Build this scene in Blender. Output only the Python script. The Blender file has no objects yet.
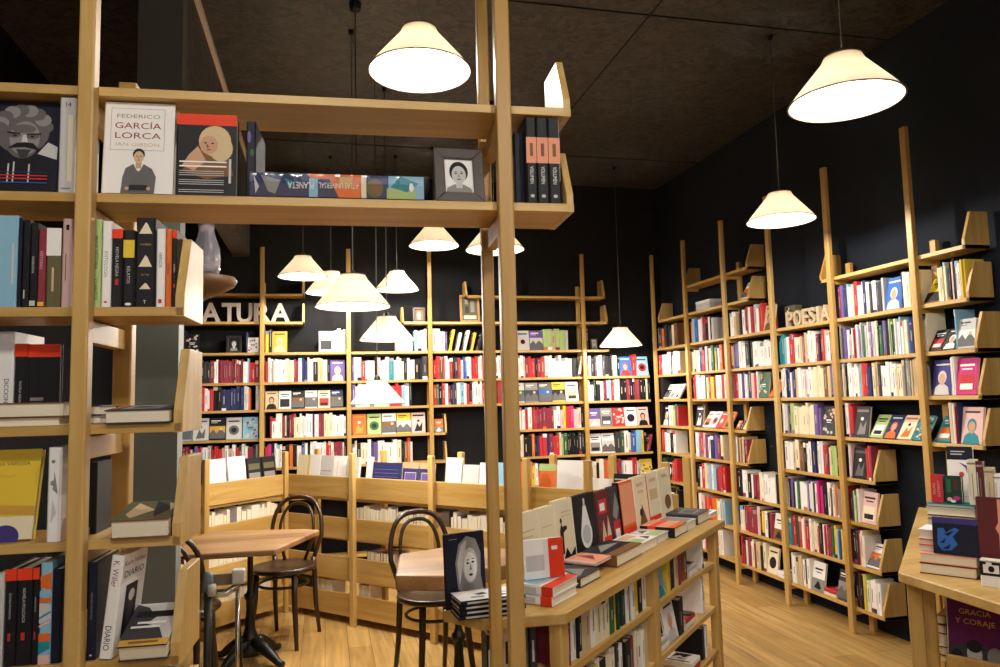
import bpy, math, random
from math import sin, cos, pi, radians, atan2, hypot
from mathutils import Matrix, Vector
C = bpy.context.scene.collection
random.seed(7)

# ------------------------------------------------------------------ camera
F, YAW, PITCH, ROLL, EYE = 740.0, .2345, .0888, -.0249, 1.5
fw = Vector((sin(YAW)*cos(PITCH), cos(YAW)*cos(PITCH), sin(PITCH)))
r0 = Vector((cos(YAW), -sin(YAW), 0)); u0 = r0.cross(fw)
rt = r0*cos(ROLL)+u0*sin(ROLL); up = u0*cos(ROLL)-r0*sin(ROLL)
CAM = Vector((0, 0, EYE))
def ray(x, y): return rt*((x-500)/F)+up*(-(y-333.5)/F)+fw
def at(x, y, axis, val):
    d = ray(x, y); return CAM+d*((val-CAM[axis])/d[axis])
def depth_of(p): return (Vector(p)-CAM).dot(fw)
def pix(p):
    q = Vector(p)-CAM; z = q.dot(fw)
    return (500+F*q.dot(rt)/z, 333.5-F*q.dot(up)/z, z)
cd = bpy.data.cameras.new('camera'); cam = bpy.data.objects.new('camera', cd); C.objects.link(cam)
cd.sensor_width = 36; cd.lens = F/1000*36; cd.clip_start = .05
cam.matrix_world = Matrix((( rt.x, up.x, -fw.x, 0), (rt.y, up.y, -fw.y, 0), (rt.z, up.z, -fw.z, EYE), (0, 0, 0, 1)))
bpy.context.scene.camera = cam

# ------------------------------------------------------------------ materials
def lin(h):
    h = h.lstrip('#'); v = [int(h[i:i+2], 16)/255 for i in (0, 2, 4)]
    return tuple(c/12.92 if c <= .04045 else ((c+.055)/1.055)**2.4 for c in v)+(1,)
MATS = {}
def mat(name, col, rough=.5, metal=0, spec=.5, var=0.0, scale=30):
    if name in MATS: return MATS[name]
    m = bpy.data.materials.new(name); m.use_nodes = True; nt = m.node_tree; b = nt.nodes['Principled BSDF']
    b.inputs['Base Color'].default_value = lin(col); b.inputs['Roughness'].default_value = rough
    b.inputs['Metallic'].default_value = metal; b.inputs['Specular IOR Level'].default_value = spec if 'wall_paint' not in name else .12
    if var:
        tc = nt.nodes.new('ShaderNodeTexCoord'); n = nt.nodes.new('ShaderNodeTexNoise'); n.inputs['Scale'].default_value = scale; n.inputs['Detail'].default_value = 4
        mr = nt.nodes.new('ShaderNodeMapRange'); mr.inputs['To Min'].default_value = 1-var; mr.inputs['To Max'].default_value = 1+var
        h = nt.nodes.new('ShaderNodeHueSaturation'); h.inputs['Color'].default_value = lin(col)
        nt.links.new(tc.outputs['Object'], n.inputs['Vector']); nt.links.new(n.outputs['Fac'], mr.inputs['Value'])
        nt.links.new(mr.outputs['Result'], h.inputs['Value']); nt.links.new(h.outputs['Color'], b.inputs['Base Color'])
    MATS[name] = m; return m
def wood(name, axis, c1, c2, rough=.45):
    if name in MATS: return MATS[name]
    m = bpy.data.materials.new(name); m.use_nodes = True; nt = m.node_tree; b = nt.nodes['Principled BSDF']
    tc = nt.nodes.new('ShaderNodeTexCoord'); mp = nt.nodes.new('ShaderNodeMapping'); oi = nt.nodes.new('ShaderNodeObjectInfo')
    s = [28, 28, 28]; s[axis] = 1.6; mp.inputs['Scale'].default_value = s
    n = nt.nodes.new('ShaderNodeTexNoise'); n.inputs['Scale'].default_value = 1; n.inputs['Detail'].default_value = 6; n.inputs['Roughness'].default_value = .6; n.inputs['Distortion'].default_value = .6
    n2 = nt.nodes.new('ShaderNodeTexNoise'); n2.inputs['Scale'].default_value = .12; n2.inputs['Detail'].default_value = 2
    ad = nt.nodes.new('ShaderNodeMath'); ad.operation = 'MULTIPLY_ADD'; ad.inputs[1].default_value = .6
    r = nt.nodes.new('ShaderNodeValToRGB'); r.color_ramp.elements[0].position = .42; r.color_ramp.elements[1].position = .95
    r.color_ramp.elements[0].color = lin(c1); r.color_ramp.elements[1].color = lin(c2)
    L = nt.links.new
    L(tc.outputs['Object'], mp.inputs['Vector']); L(mp.outputs['Vector'], n.inputs['Vector']); L(mp.outputs['Vector'], n2.inputs['Vector'])
    L(n.outputs['Fac'], ad.inputs[0]); L(n2.outputs['Fac'], ad.inputs[2]); L(ad.outputs[0], r.inputs['Fac']); L(r.outputs['Color'], b.inputs['Base Color'])
    b.inputs['Roughness'].default_value = rough
    bp = nt.nodes.new('ShaderNodeBump'); bp.inputs['Strength'].default_value = .08; bp.inputs['Distance'].default_value = .002
    L(n.outputs['Fac'], bp.inputs['Height']); L(bp.outputs['Normal'], b.inputs['Normal'])
    MATS[name] = m; return m
OAK = ('#E2C07C', '#B0863F')
WX = wood('oak_grain_x', 0, *OAK); WY = wood('oak_grain_y', 1, *OAK); WZ = wood('oak_grain_z', 2, *OAK)
TABLE_WOOD = wood('rustic_table_wood', 0, '#BF9463', '#6E4A28', .4)
CHAIRW = mat('dark_bentwood', '#33200F', .32, var=.25)
IRON = mat('black_cast_iron', '#141312', .45, .3)
CHROME = mat('chrome', '#C9C7C2', .2, 1)
GREYP = mat('grey_plastic', '#5C6468', .5)
WHITEP = mat('white_plastic', '#B9B6B0', .4)
PAGES = mat('paper_pages', '#EADFC6', .8, var=.05, scale=200)
BLACKWALL = mat('black_blue_wall_paint', '#1C2028', .8, var=.08, scale=2)
DARKWALL = mat('near_black_wall_paint', '#070708', .9)
PALETTE = dict(w=('white', '#EFECE8'), c=('cream', '#E8DCBC'), y=('yellow', '#E2C23A'), o=('orange', '#DC6C2A'), r=('red', '#BE3034'),
    d=('dark red', '#8A3140'), m=('magenta', '#C42A78'), p=('pale pink', '#DDB6B0'), v=('violet', '#6A5494'), n=('navy', '#28305C'),
    b=('blue', '#2F62AE'), l=('light blue', '#8AB8D0'), t=('teal', '#1F8490'), g=('green', '#2F6340'), G=('pale green', '#A9C27C'),
    k=('black', '#17161A'), K=('dark grey', '#3A383B'), a=('grey', '#8A8784'), s=('pale grey', '#C6C4C2'), e=('beige', '#CFB68E'), u=('brown', '#7A5230'),
    R=('bright red', '#E5401E'), h=('dim grey', '#605E5E'), O=('salmon', '#E49A78'), f=('skin', '#C79A7C'), i=('indigo', '#3B3273'), Y=('gold', '#C99B3F'), q=('deep green', '#17382C'),
    P=('plum', '#5A1450'), x=('maroon', '#5C2426'), D=('olive', '#5F5A3C'), B=('dark navy', '#131629'))
def pm(ch): return mat('cover_'+PALETTE[ch][0].replace(' ', '_'), PALETTE[ch][1], .55, spec=.28)
LIGHTS = set('wcyplsGeOfY')

# ------------------------------------------------------------------ mesh building
class MB:
    def __init__(s): s.v = []; s.f = []; s.m = []; s.sm = []; s.mats = []; s.T = None
    def mi(s, m):
        if m not in s.mats: s.mats.append(m)
        return s.mats.index(m)
    def add(s, vs, fs, m, smooth=False):
        o = len(s.v); k = s.mi(m)
        s.v += [tuple(s.T @ Vector(p)) for p in vs] if s.T is not None else [tuple(p) for p in vs]
        for f in fs: s.f.append([i+o for i in f]); s.m.append(k); s.sm.append(smooth)
    def box(s, a, b, m):
        x0, y0, z0 = a; x1, y1, z1 = b
        s.add([(x0,y0,z0),(x1,y0,z0),(x1,y1,z0),(x0,y1,z0),(x0,y0,z1),(x1,y0,z1),(x1,y1,z1),(x0,y1,z1)],
              [(3,2,1,0),(4,5,6,7),(0,1,5,4),(1,2,6,5),(2,3,7,6),(3,0,4,7)], m)
    def prism(s, pts, lo, hi, m, axis=2):
        # polygon pts (ccw) in the two other axes, extruded along axis
        def pt(p, h):
            if axis == 2: return (p[0], p[1], h)
            if axis == 0: return (h, p[0], p[1])
            return (p[0], h, p[1])
        n = len(pts); vs = [pt(p, lo) for p in pts]+[pt(p, hi) for p in pts]
        fl = axis == 1
        fs = [tuple(range(n-1, -1, -1)), tuple(range(n, 2*n))]+[(i, (i+1) % n, n+(i+1) % n, n+i) for i in range(n)]
        if fl: fs = [tuple(reversed(f)) for f in fs]
        s.add(vs, fs, m)
    def lathe(s, prof, m, c=(0, 0, 0), seg=24, smooth=True, capb=False, capt=False):
        vs = []; fs = []; n = len(prof)
        for r, z in prof:
            for k in range(seg): vs.append((c[0]+r*cos(2*pi*k/seg), c[1]+r*sin(2*pi*k/seg), c[2]+z))
        for i in range(n-1):
            for k in range(seg): fs.append((i*seg+k, i*seg+(k+1) % seg, (i+1)*seg+(k+1) % seg, (i+1)*seg+k))
        if capb: fs.append(tuple(range(seg-1, -1, -1)))
        if capt: fs.append(tuple(range((n-1)*seg, n*seg)))
        s.add(vs, fs, m, smooth)
    def tube(s, pts, rad, m, seg=8, closed=False):
        P = [Vector(p) for p in pts]; n = len(P); vs = []; fs = []; N = None
        R = rad if isinstance(rad, (list, tuple)) else [rad]*n
        for i in range(n):
            t = (P[(i+1) % n]-P[i-1]) if closed else (P[min(i+1, n-1)]-P[max(i-1, 0)])
            t.normalize()
            if N is None: N = t.orthogonal().normalized()
            N = (N-t*N.dot(t)); N = N.normalized() if N.length > 1e-5 else t.orthogonal().normalized()
            Bn = t.cross(N)
            for k in range(seg):
                a = 2*pi*k/seg; vs.append(P[i]+(N*cos(a)+Bn*sin(a))*R[i])
        for i in range(n if closed else n-1):
            for k in range(seg):
                j = (i+1) % n; fs.append((i*seg+k, i*seg+(k+1) % seg, j*seg+(k+1) % seg, j*seg+k))
        if not closed: fs += [tuple(range(seg-1, -1, -1)), tuple(range((n-1)*seg, n*seg))]
        s.add(vs, fs, m, True)
    def build(s, name, parent=None, M=None, bevel=0):
        me = bpy.data.meshes.new(name); me.from_pydata(s.v, [], s.f)
        for m in s.mats: me.materials.append(m)
        me.polygons.foreach_set('material_index', s.m); me.polygons.foreach_set('use_smooth', s.sm); me.update()
        o = bpy.data.objects.new(name, me); C.objects.link(o)
        if parent: o.parent = parent
        if M is not None: o.matrix_local = M
        if bevel:
            b = o.modifiers.new('bevel', 'BEVEL'); b.width = bevel; b.segments = 2; b.limit_method = 'ANGLE'
        return o
def tag(o, label=None, cat=None, group=None, kind=None):
    if label: o['label'] = label
    if cat: o['category'] = cat
    if group: o['group'] = group
    if kind: o['kind'] = kind
    return o
def empty(name, loc, rz=0, label=None, cat=None, group=None):
    o = bpy.data.objects.new(name, None); C.objects.link(o); o.location = loc; o.rotation_euler = (0, 0, rz); o.empty_display_size = .1
    return tag(o, label, cat, group)
def TR(x, y, z, rz=0): return Matrix.Translation((x, y, z)) @ Matrix.Rotation(rz, 4, 'Z')

# text -> (verts, faces), normalised so cap height = 1, origin left baseline
TXT = {}
def text_mesh(s, extr=0.0):
    key = (s, extr)
    if key not in TXT:
        cu = bpy.data.curves.new('lettering', 'FONT'); cu.body = s; cu.size = 1/.73; cu.extrude = extr; cu.resolution_u = 3; cu.offset = .03 if extr else 0
        ob = bpy.data.objects.new('lettering', cu); me = ob.to_mesh()
        TXT[key] = ([tuple(v.co) for v in me.vertices], [tuple(p.vertices) for p in me.polygons])
        ob.to_mesh_clear(); bpy.data.objects.remove(ob); bpy.data.curves.remove(cu)
    return TXT[key]

# ------------------------------------------------------------------ books
def circ(cu, cv, ru, rv, n=20, a0=0): return [(cu+ru*cos(2*pi*k/n+a0), cv+rv*sin(2*pi*k/n+a0)) for k in range(n)]
def rect(a, b, c, d): return [(a, b), (c, b), (c, d), (a, d)]
def deco_on(mb, t, h, d, face, items):
    W = t if face == 'spine' else d
    for i, it in enumerate(items):
        off = .0004+.00012*i
        def tp(u, v):
            if face == 'spine': return (-t/2+u*t, -off, v*h)
            if face == 'front': return (t/2+off, u*d, v*h)
            if face == 'top': return (-t/2+u*t, v*d, h+off)
            return (-t/2-off, d*(1-u), v*h)
        if it[0] == 'T' or it[0] == 'V':      # text: (T, str, cu, cv, height_frac, colour[, width_frac]); V = running down the spine
            vs, fs = text_mesh(it[1]); sc = it[4]*(h if it[0] == 'T' else W); wd = max(p[0] for p in vs)*sc
            lim = (it[6] if len(it) > 6 else .9)*(W if it[0] == 'T' else h); kx = min(1, lim/wd) if len(it) < 8 else lim/wd
            out = []
            for p in vs:
                x = (p[0]*sc-wd/2)*kx; y = (p[1]-.5)*sc
                if it[0] == 'T': out.append(tp(it[2]+x/W, it[3]+y/h))
                else: out.append(tp(it[2]+y/W, it[3]-x/h))
            mb.add(out, fs, pm(it[5]))
        else:
            pts = it[0]; mb.add([tp(*p) for p in pts], [tuple(range(len(pts)))], pm(it[1]))
def book_geo(t, h, d, col, spine=(), front=(), back=(), soft=.0018, pages=True, top=()):
    """cover shell (and page block) of a closed book: spine on y=0 facing -y, x thickness, z height"""
    c = min(soft, t*.18); bv = min(.003, t*.2); m = pm(col) if isinstance(col, str) else col
    mb = MB()
    mb.prism([(-t/2, d), (-t/2, bv), (-t/2+bv, 0), (t/2-bv, 0), (t/2, bv), (t/2, d), (t/2-c, d), (t/2-c, c*1.5), (-t/2+c, c*1.5), (-t/2+c, d)], 0, h, m)
    deco_on(mb, t, h, d, 'spine', spine); deco_on(mb, t, h, d, 'front', front); deco_on(mb, t, h, d, 'back', back)
    pg = MB(); pg.box((-t/2+c, c*1.5, .003), (t/2-c, d-.003, h-.003), PAGES)
    return mb, pg
def spine_marks(rng, col, t, h):
    out = []
    fgc = rng.choice('ahKaeu' if col in LIGHTS else 'aseah')
    q = rng.random()
    if q < .14: out.append((rect(.0, 0, 1, rng.uniform(.06, .15)), rng.choice('dkweoan')))
    elif q < .22: out.append((rect(0, .84, 1, 1), rng.choice('rkweal')))
    v0 = rng.uniform(.2, .4); v1 = rng.uniform(.6, .85)
    if t > .009 and rng.random() < .75:
        out.append((rect(.42, v0, .6, v1), fgc))
        if t > .02 and rng.random() < .5: out.append((rect(.25, .89, .75, .91), fgc))
    return out
def design(rng, col, acc, style=None):
    """a plain made-up cover: title bars and a picture block"""
    s = style if style is not None else rng.randrange(7); tc = 'k' if col in LIGHTS else 'w'
    if s == 0: return [(rect(.12, .1, .88, .55), acc), (rect(.2, .14, .8, .3), tc), (rect(.15, .78, .85, .84), tc), (rect(.25, .68, .75, .72), tc)]
    if s == 1: return [(circ(.5, .42, .33, .22), acc), (circ(.5, .42, .18, .12), tc), (rect(.15, .8, .85, .86), tc)]
    if s == 2: return [(rect(0, .0, 1, .42), acc), ([(.2, .1), (.5, .36), (.8, .12), (.6, .06)], tc), (rect(.2, .72, .8, .78), tc), (rect(.3, .62, .7, .65), tc)]
    if s == 3: return [([(.2, .08), (.42, .5), (.58, .3), (.8, .55), (.75, .1)], acc), (circ(.5, .6, .1, .06), tc), (rect(.1, .82, .9, .9), acc)]
    if s == 4: return [(rect(.15, .84, .85, .89), tc), ([(.1, 0), (.9, 0), (.82, .22), (.6, .32), (.4, .32), (.18, .22)], acc), (circ(.5, .5, .22, .19), acc), (circ(.5, .47, .16, .14), 'f'), (rect(.42, .28, .58, .38), 'f')]
    if s == 5: return [(rect(.1, .84, .7, .89), tc), (rect(.1, .77, .5, .79), tc), (rect(0, .06, 1, .62), acc), ([(0, .06), (0, .3), (.25, .48), (.45, .3), (.7, .52), (1, .28), (1, .06)], 'h'), (circ(.72, .5, .1, .06), 'e')]
    out = [(circ(rng.uniform(.1, .9), rng.uniform(.07, .93), .09, .055, 8), rng.choice((acc, 'e', 'p', 'D', 's'))) for q in range(22)]
    return out+[(circ(.5, .5, .26, .18), col), (rect(.3, .5, .7, .54), tc), (rect(.34, .43, .66, .46), tc)]
BOOKS = []   # shelf books awaiting the split into the larger ones and the rest
def M_spine(x, y, z, rz, lean=0): return TR(x, y, z, rz) @ Matrix.Rotation(lean, 4, 'Y')
def shelf_book(M, t, h, d, col, label, group, spine=(), front=(), back=()):
    BOOKS.append(dict(M=M, t=t, h=h, d=d, col=col, label=label, group=group, spine=spine, front=front, back=back))
ORD = 'first second third fourth fifth sixth seventh eighth ninth tenth eleventh twelfth thirteenth fourteenth fifteenth sixteenth seventeenth eighteenth nineteenth twentieth'.split()
def ordn(i): return ORD[i] if i < 20 else ('twenty-'+ORD[i-20] if i < 29 else 'last')
def parse(spec):
    out = []; i = 0
    while i < len(spec):
        ch = spec[i]
        if ch == '[':
            j = spec.index(']', i); out.append(('F', spec[i+1:j])); i = j+1; continue
        if ch == '=':
            out.append(('H', spec[i+1])); i += 2; continue
        if ch in '/<':
            out.append(('A' if ch == '/' else 'L', spec[i+1])); i += 2; continue
        out.append((' ', '') if ch == ' ' else ('B', ch)); i += 1
    return out
def fill_row(M, x0, x1, spec, where, group, hmax=.215, dep=.135, seed=0, ystart=.004, rev=False, hmin=.175, facew=.135):
    """stand the books of one shelf; M maps (x along, y into the shelf, z up from the board)"""
    rng = random.Random(seed); toks = parse(spec); L = x1-x0
    nat = []
    for k, c in toks:
        nat.append({'B': rng.choice((.013, .016, .02, .024, .03)), 'F': facew, 'H': .13, 'L': .036, 'A': facew*.82, ' ': .035}[k])
    fix = sum(n for n, (k, c) in zip(nat, toks) if k in 'FHA'); fl = sum(nat)-fix
    if fix > L*.97: sc_fix = L*.97/fix
    else: sc_fix = 1
    sc = min(1.9, max(.3, (L-fix*sc_fix-.002)/fl)) if fl > 0 else 1
    x = x0; n = 0
    for (k, c), w in zip(toks, nat):
        w = w*(sc_fix if k in 'FHA' else sc)
        if k == 'B':
            h = rng.uniform(hmin, hmax); d = rng.uniform(dep*.85, dep); t = w-.0008
            size = 'slim ' if t < .0125 else ('thick ' if t > .026 else '')
            lab = f"{size}{PALETTE[c][0]} book, {ordn(n)} from left, {where}"
            loc = M @ TR(x+w/2, ystart+rng.uniform(0, .012), 0)
            if rev: loc = M @ TR(x+w/2, ystart+d, 0, pi)
            shelf_book(loc, t, h, d, c, lab, group, spine=spine_marks(rng, c, t, h)); n += 1
        elif k in 'FA':
            acc = c[1] if len(c) > 1 else rng.choice('kwroc'); t = .014; wd = w*.95; h = min(hmax, wd*1.48)
            lab = f"{PALETTE[c[0]][0]} face-out book, {ordn(n)} from left, {where}"
            tilt = radians(10 if k == 'F' else 32)
            if k == 'A': lab = lab.replace('face-out', 'tilted')
            loc = M @ Matrix.Translation((x, ystart+.006, .0006+t*sin(tilt))) @ Matrix.Rotation(-tilt, 4, 'X') @ TR(0, t/2, 0, -pi/2)
            shelf_book(loc, t, h, wd, c[0], lab, group, front=design(rng, c[0], acc, int(c[2]) if len(c) > 2 else None), spine=spine_marks(rng, c[0], t, h)); n += 1
        elif k == 'L':
            h = rng.uniform(hmin, hmax); d = dep*.95; t = .024; a = radians(rng.uniform(12, 15))
            lab = f"leaning {PALETTE[c][0]} book, {ordn(n)} from left, {where}"
            # leans to the right: turned a little so that its cover shows
            loc = M @ TR(x+.01, ystart+.002, .002) @ Matrix.Rotation(a, 4, 'Y') @ Matrix.Translation((t/2, 0, 0))
            shelf_book(loc, t, h*.96, d, c, lab, group, spine=spine_marks(rng, c, t, h), back=design(rng, c, rng.choice('krwco'))); n += 1
        elif k == 'H':
            hh = 0
            for q in range(2):
                cc = c if q else rng.choice('wcr'); t = .022
                lab = f"flat {PALETTE[cc][0]} book, {'upper' if q else 'lower'} in {ordn(n)} place, {where}"
                loc = M @ TR(x+.125, ystart+.002, hh+t/2) @ Matrix.Rotation(-pi/2, 4, 'Y') @ Matrix.Translation((0, 0, -.0))
                shelf_book(loc, t, .12, dep*.95, cc, lab, group, front=design(rng, cc, 'k')); hh += t+.001
            n += 1
        x += w
    return n
def special_book(name, M, t, h, d, col, label, group=None, spine=(), front=(), back=(), extra=None):
    mb, pg = book_geo(t, h, d, col, spine, front, back, soft=.0025)
    o = mb.build(name, M=M); tag(o, label, 'book', group)
    pg.build('page_block', o)
    for nm, fc, its in (extra or ()):
        e = MB(); deco_on(e, t, h, d, fc, its); e.v = [tuple(Vector(v)) for v in e.v]; e.build(nm, o)
    return o
def M_face(p, rz=0, tilt=0):
    """cover towards local -y, lower left front corner at p"""
    return Matrix.Translation(p) @ Matrix.Rotation(rz, 4, 'Z') @ Matrix.Rotation(-tilt, 4, 'X') @ Matrix.Rotation(-pi/2, 4, 'Z')
def M_flat(p, rz=0): return Matrix.Translation(p) @ Matrix.Rotation(rz, 4, 'Z') @ Matrix.Rotation(-pi/2, 4, 'Y')   # cover up, spine to local -y, head to -x

def portrait(cu=.5, cv=.5, s=.3, asp=1.45, skin='s', hair='k', shirt='K', feat='k', stache=False):
    a = 1/asp
    E = lambda x, y, rx, ry, c, n=18: (circ(cu+x*s, cv+y*s*a, rx*s, ry*s*a, n), c)
    out = [([(cu-1.25*s, cv-2.3*s*a), (cu+1.25*s, cv-2.3*s*a), (cu+1.05*s, cv-1.25*s*a), (cu+.4*s, cv-.9*s*a), (cu-.4*s, cv-.9*s*a), (cu-1.05*s, cv-1.25*s*a)], shirt),
           E(0, .28, .82, .98, hair), (rect(cu-.28*s, cv-1.25*s*a, cu+.28*s, cv-.5*s*a), skin), E(0, 0, .62, .85, skin),
           E(-.25, .12, .13, .06, feat, 8), E(.25, .12, .13, .06, feat, 8), E(-.25, .27, .17, .035, feat, 8), E(.25, .27, .17, .035, feat, 8),
           ([(cu-.02*s, cv+.1*s*a), (cu+.1*s, cv-.2*s*a), (cu-.1*s, cv-.2*s*a)], 'a'), E(0, -.42, .22, .05, feat, 10)]
    if stache: out += [E(0, -.32, .38, .13, feat, 14), E(-.25, .27, .2, .06, feat, 8), E(.25, .27, .2, .06, feat, 8)]
    return out
def lines(u0, u1, v, n, step, ch, hh=.012, rng=random.Random(3)): return [(rect(u0+rng.uniform(0, .05), v-i*step, u1-rng.uniform(0, .2), v-i*step+hh), ch) for i in range(n)]

# ------------------------------------------------------------------ room shell
XR, YB, XL, YF, ZC = 3.39, 6.99, -1.75, -3.2, 3.65
def slab(name, a, b, m):
    q = MB(); q.box(a, b, m); return tag(q.build(name), kind='structure')
def floor_mat():
    m = bpy.data.materials.new('oak_plank_floor'); m.use_nodes = True; nt = m.node_tree; b = nt.nodes['Principled BSDF']; L = nt.links.new
    tc = nt.nodes.new('ShaderNodeTexCoord'); mp = nt.nodes.new('ShaderNodeMapping'); mp.inputs['Rotation'].default_value = (0, 0, pi/2)
    br = nt.nodes.new('ShaderNodeTexBrick'); br.inputs['Scale'].default_value = 1; br.inputs['Brick Width'].default_value = 1.6; br.inputs['Row Height'].default_value = .14
    br.inputs['Mortar Size'].default_value = .0018; br.inputs['Mortar Smooth'].default_value = .2; br.offset = .37
    br.inputs['Color1'].default_value = lin('#CDA766'); br.inputs['Color2'].default_value = lin('#B88F50'); br.inputs['Mortar'].default_value = lin('#6B4A26'); br.inputs['Bias'].default_value = 0
    mp2 = nt.nodes.new('ShaderNodeMapping'); mp2.inputs['Scale'].default_value = (18, 1.3, 1)
    n = nt.nodes.new('ShaderNodeTexNoise'); n.inputs['Scale'].default_value = 1; n.inputs['Detail'].default_value = 6; n.inputs['Distortion'].default_value = 1.2
    mr = nt.nodes.new('ShaderNodeMapRange'); mr.inputs['From Min'].default_value = .3; mr.inputs['From Max'].default_value = .75; mr.inputs['To Min'].default_value = 1.15; mr.inputs['To Max'].default_value = .58
    mx = nt.nodes.new('ShaderNodeVectorMath'); mx.operation = 'SCALE'
    L(tc.outputs['Object'], mp.inputs['Vector']); L(mp.outputs['Vector'], br.inputs['Vector']); L(tc.outputs['Object'], mp2.inputs['Vector']); L(mp2.outputs['Vector'], n.inputs['Vector'])
    L(n.outputs['Fac'], mr.inputs['Value']); L(br.outputs['Color'], mx.inputs[0]); L(mr.outputs['Result'], mx.inputs['Scale']); L(mx.outputs['Vector'], b.inputs['Base Color'])
    b.inputs['Roughness'].default_value = .42
    return m
def osb_mat(name, c1, c2, c3):
    m = bpy.data.materials.new(name); m.use_nodes = True; nt = m.node_tree; b = nt.nodes['Principled BSDF']; L = nt.links.new
    tc = nt.nodes.new('ShaderNodeTexCoord'); n0 = nt.nodes.new('ShaderNodeTexNoise'); n0.inputs['Scale'].default_value = 7; n0.inputs['Detail'].default_value = 3
    ad = nt.nodes.new('ShaderNodeVectorMath'); ad.operation = 'MULTIPLY_ADD'; ad.inputs[1].default_value = (.3, .3, .3)
    vo = nt.nodes.new('ShaderNodeTexVoronoi'); vo.inputs['Scale'].default_value = 16; mp = nt.nodes.new('ShaderNodeMapping'); mp.inputs['Scale'].default_value = (1, 2.6, 1.6)
    r = nt.nodes.new('ShaderNodeValToRGB'); r.color_ramp.elements[0].color = lin(c1); r.color_ramp.elements[1].color = lin(c2); e = r.color_ramp.elements.new(.85); e.color = lin(c3)
    L(tc.outputs['Object'], n0.inputs['Vector']); L(n0.outputs['Color'], ad.inputs[0]); L(tc.outputs['Object'], ad.inputs[2]); L(ad.outputs['Vector'], mp.inputs['Vector']); L(mp.outputs['Vector'], vo.inputs['Vector'])
    sp = nt.nodes.new('ShaderNodeSeparateColor'); L(vo.outputs['Color'], sp.inputs['Color']); L(sp.outputs['Red'], r.inputs['Fac']); L(r.outputs['Color'], b.inputs['Base Color'])
    bp = nt.nodes.new('ShaderNodeBump'); bp.inputs['Strength'].default_value = .5; bp.inputs['Distance'].default_value = .01; L(sp.outputs['Green'], bp.inputs['Height']); L(bp.outputs['Normal'], b.inputs['Normal'])
    b.inputs['Roughness'].default_value = .55
    return m
OSB = osb_mat('dark_stained_strand_board', '#100F0E', '#24211E', '#423C37'); OSB2 = osb_mat('slate_stained_strand_board', '#34343C', '#4C4B52', '#605E62')
slab('floor', (XL-.1, YF-.1, -.1), (XR+.1, YB+.1, 0), floor_mat())
slab('ceiling', (XL-.1, YF-.1, ZC), (XR+.1, YB+.1, ZC+.1), OSB)
slab('wall_back', (XL-.1, YB, 0), (XR+.1, YB+.1, ZC), mat('charcoal_wall_paint', '#1B1B1D', .8, var=.08, scale=2))
slab('wall_right', (XR, YF-.1, 0), (XR+.1, YB, ZC), BLACKWALL)
slab('wall_left', (XL-.1, YF-.1, 0), (XL, YB, ZC), DARKWALL)
# street front behind the camera: wall with a shop window opening
q = MB(); q.box((XL, YF-.1, 0), (-.9, YF, ZC), BLACKWALL); q.box((2.6, YF-.1, 0), (XR, YF, ZC), BLACKWALL); q.box((-.9, YF-.1, 0), (2.6, YF, .4), BLACKWALL); q.box((-.9, YF-.1, 2.7), (2.6, YF, ZC), BLACKWALL)
tag(q.build('wall_front'), kind='structure')
q = MB()
for a, b in (((-.9, YF-.07, .4), (-.84, YF-.02, 2.7)), ((2.54, YF-.07, .4), (2.6, YF-.02, 2.7)), ((.82, YF-.07, .4), (.88, YF-.02, 2.7)), ((-.9, YF-.07, .4), (2.6, YF-.02, .46)), ((-.9, YF-.07, 2.64), (2.6, YF-.02, 2.7))): q.box(a, b, IRON)
tag(q.build('window_1'), kind='structure')
# bulkhead of slate coloured board along the left, with a pale strip where it meets the ceiling
slab('trim_1', (-.80, 3.75, 2.85), (-.655, YB, ZC), OSB2)
q = MB(); q.box((-.655, 3.75, ZC-.03), (-.63, YB, ZC), mat('pale_strip', '#D8CEC6', .6)); tag(q.build('trim_2'), kind='structure')
# ceiling panel joints
q = MB()
for y in (1.27, 3.7, 6.1): q.box((-.6, y, ZC-.006), (XR, y+.006, ZC), mat('joint_black', '#1A1715', .9))
for x in (1.8,): q.box((x, YF, ZC-.006), (x+.006, YB, ZC), mat('joint_black', '#1A1715', .9))
tag(q.build('trim_3'), kind='structure')
slab('pillar', (-.815, 3.5, 0), (-.625, 3.62, ZC), mat('grey_green_paint', '#686D66', .6, var=.05, scale=4))['kind'] = 'structure'

# ------------------------------------------------------------------ shelving pieces (local frame: x along, y into the wall, z up)
PW = .042; BT = .022
def board(parent, x0, x1, z, dep, y0=0, th=BT, nm='shelf_board', m=None):
    q = MB(); q.box((x0, y0, z-th), (x1, y0+dep, z), m or WX); return q.build(nm, parent, bevel=.0015)
def post(parent, x, y, z0, z1, w=PW, d=.028, nm='post'):
    q = MB(); q.box((x-w/2, y, z0), (x+w/2, y+d, z1), WZ); return q.build(nm, parent, bevel=.004)
def bookend(parent, x, z, dep, h=.19, th=.018, y0=0):
    q = MB(); q.prism([(y0, z-BT), (y0+dep, z-BT), (y0+dep, z+h), (y0+dep*.32, z+h), (y0, z+h*.16)], x-th/2, x+th/2, WZ, axis=0); return q.build('bookend', parent, bevel=.0015)
def crossbar(parent, x, z, y0, y1, th=.03, h=.03):
    q = MB(); q.box((x-th/2, y0, z-BT-h), (x+th/2, y1, z-BT), WY); return q.build('crossbar', parent, bevel=.0015)

RZ = [.165, .425, .69, .955, 1.21, 1.462, 1.70, 1.962, 2.235, 2.485]       # shelf tops shared by both wall bookcases
ROWN = ['lowest shelf', 'second shelf up', 'third shelf up', 'fourth shelf up', 'fifth shelf up', 'sixth shelf up', 'seventh shelf up', 'eighth shelf up', 'top shelf', 'top shelf']
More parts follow.
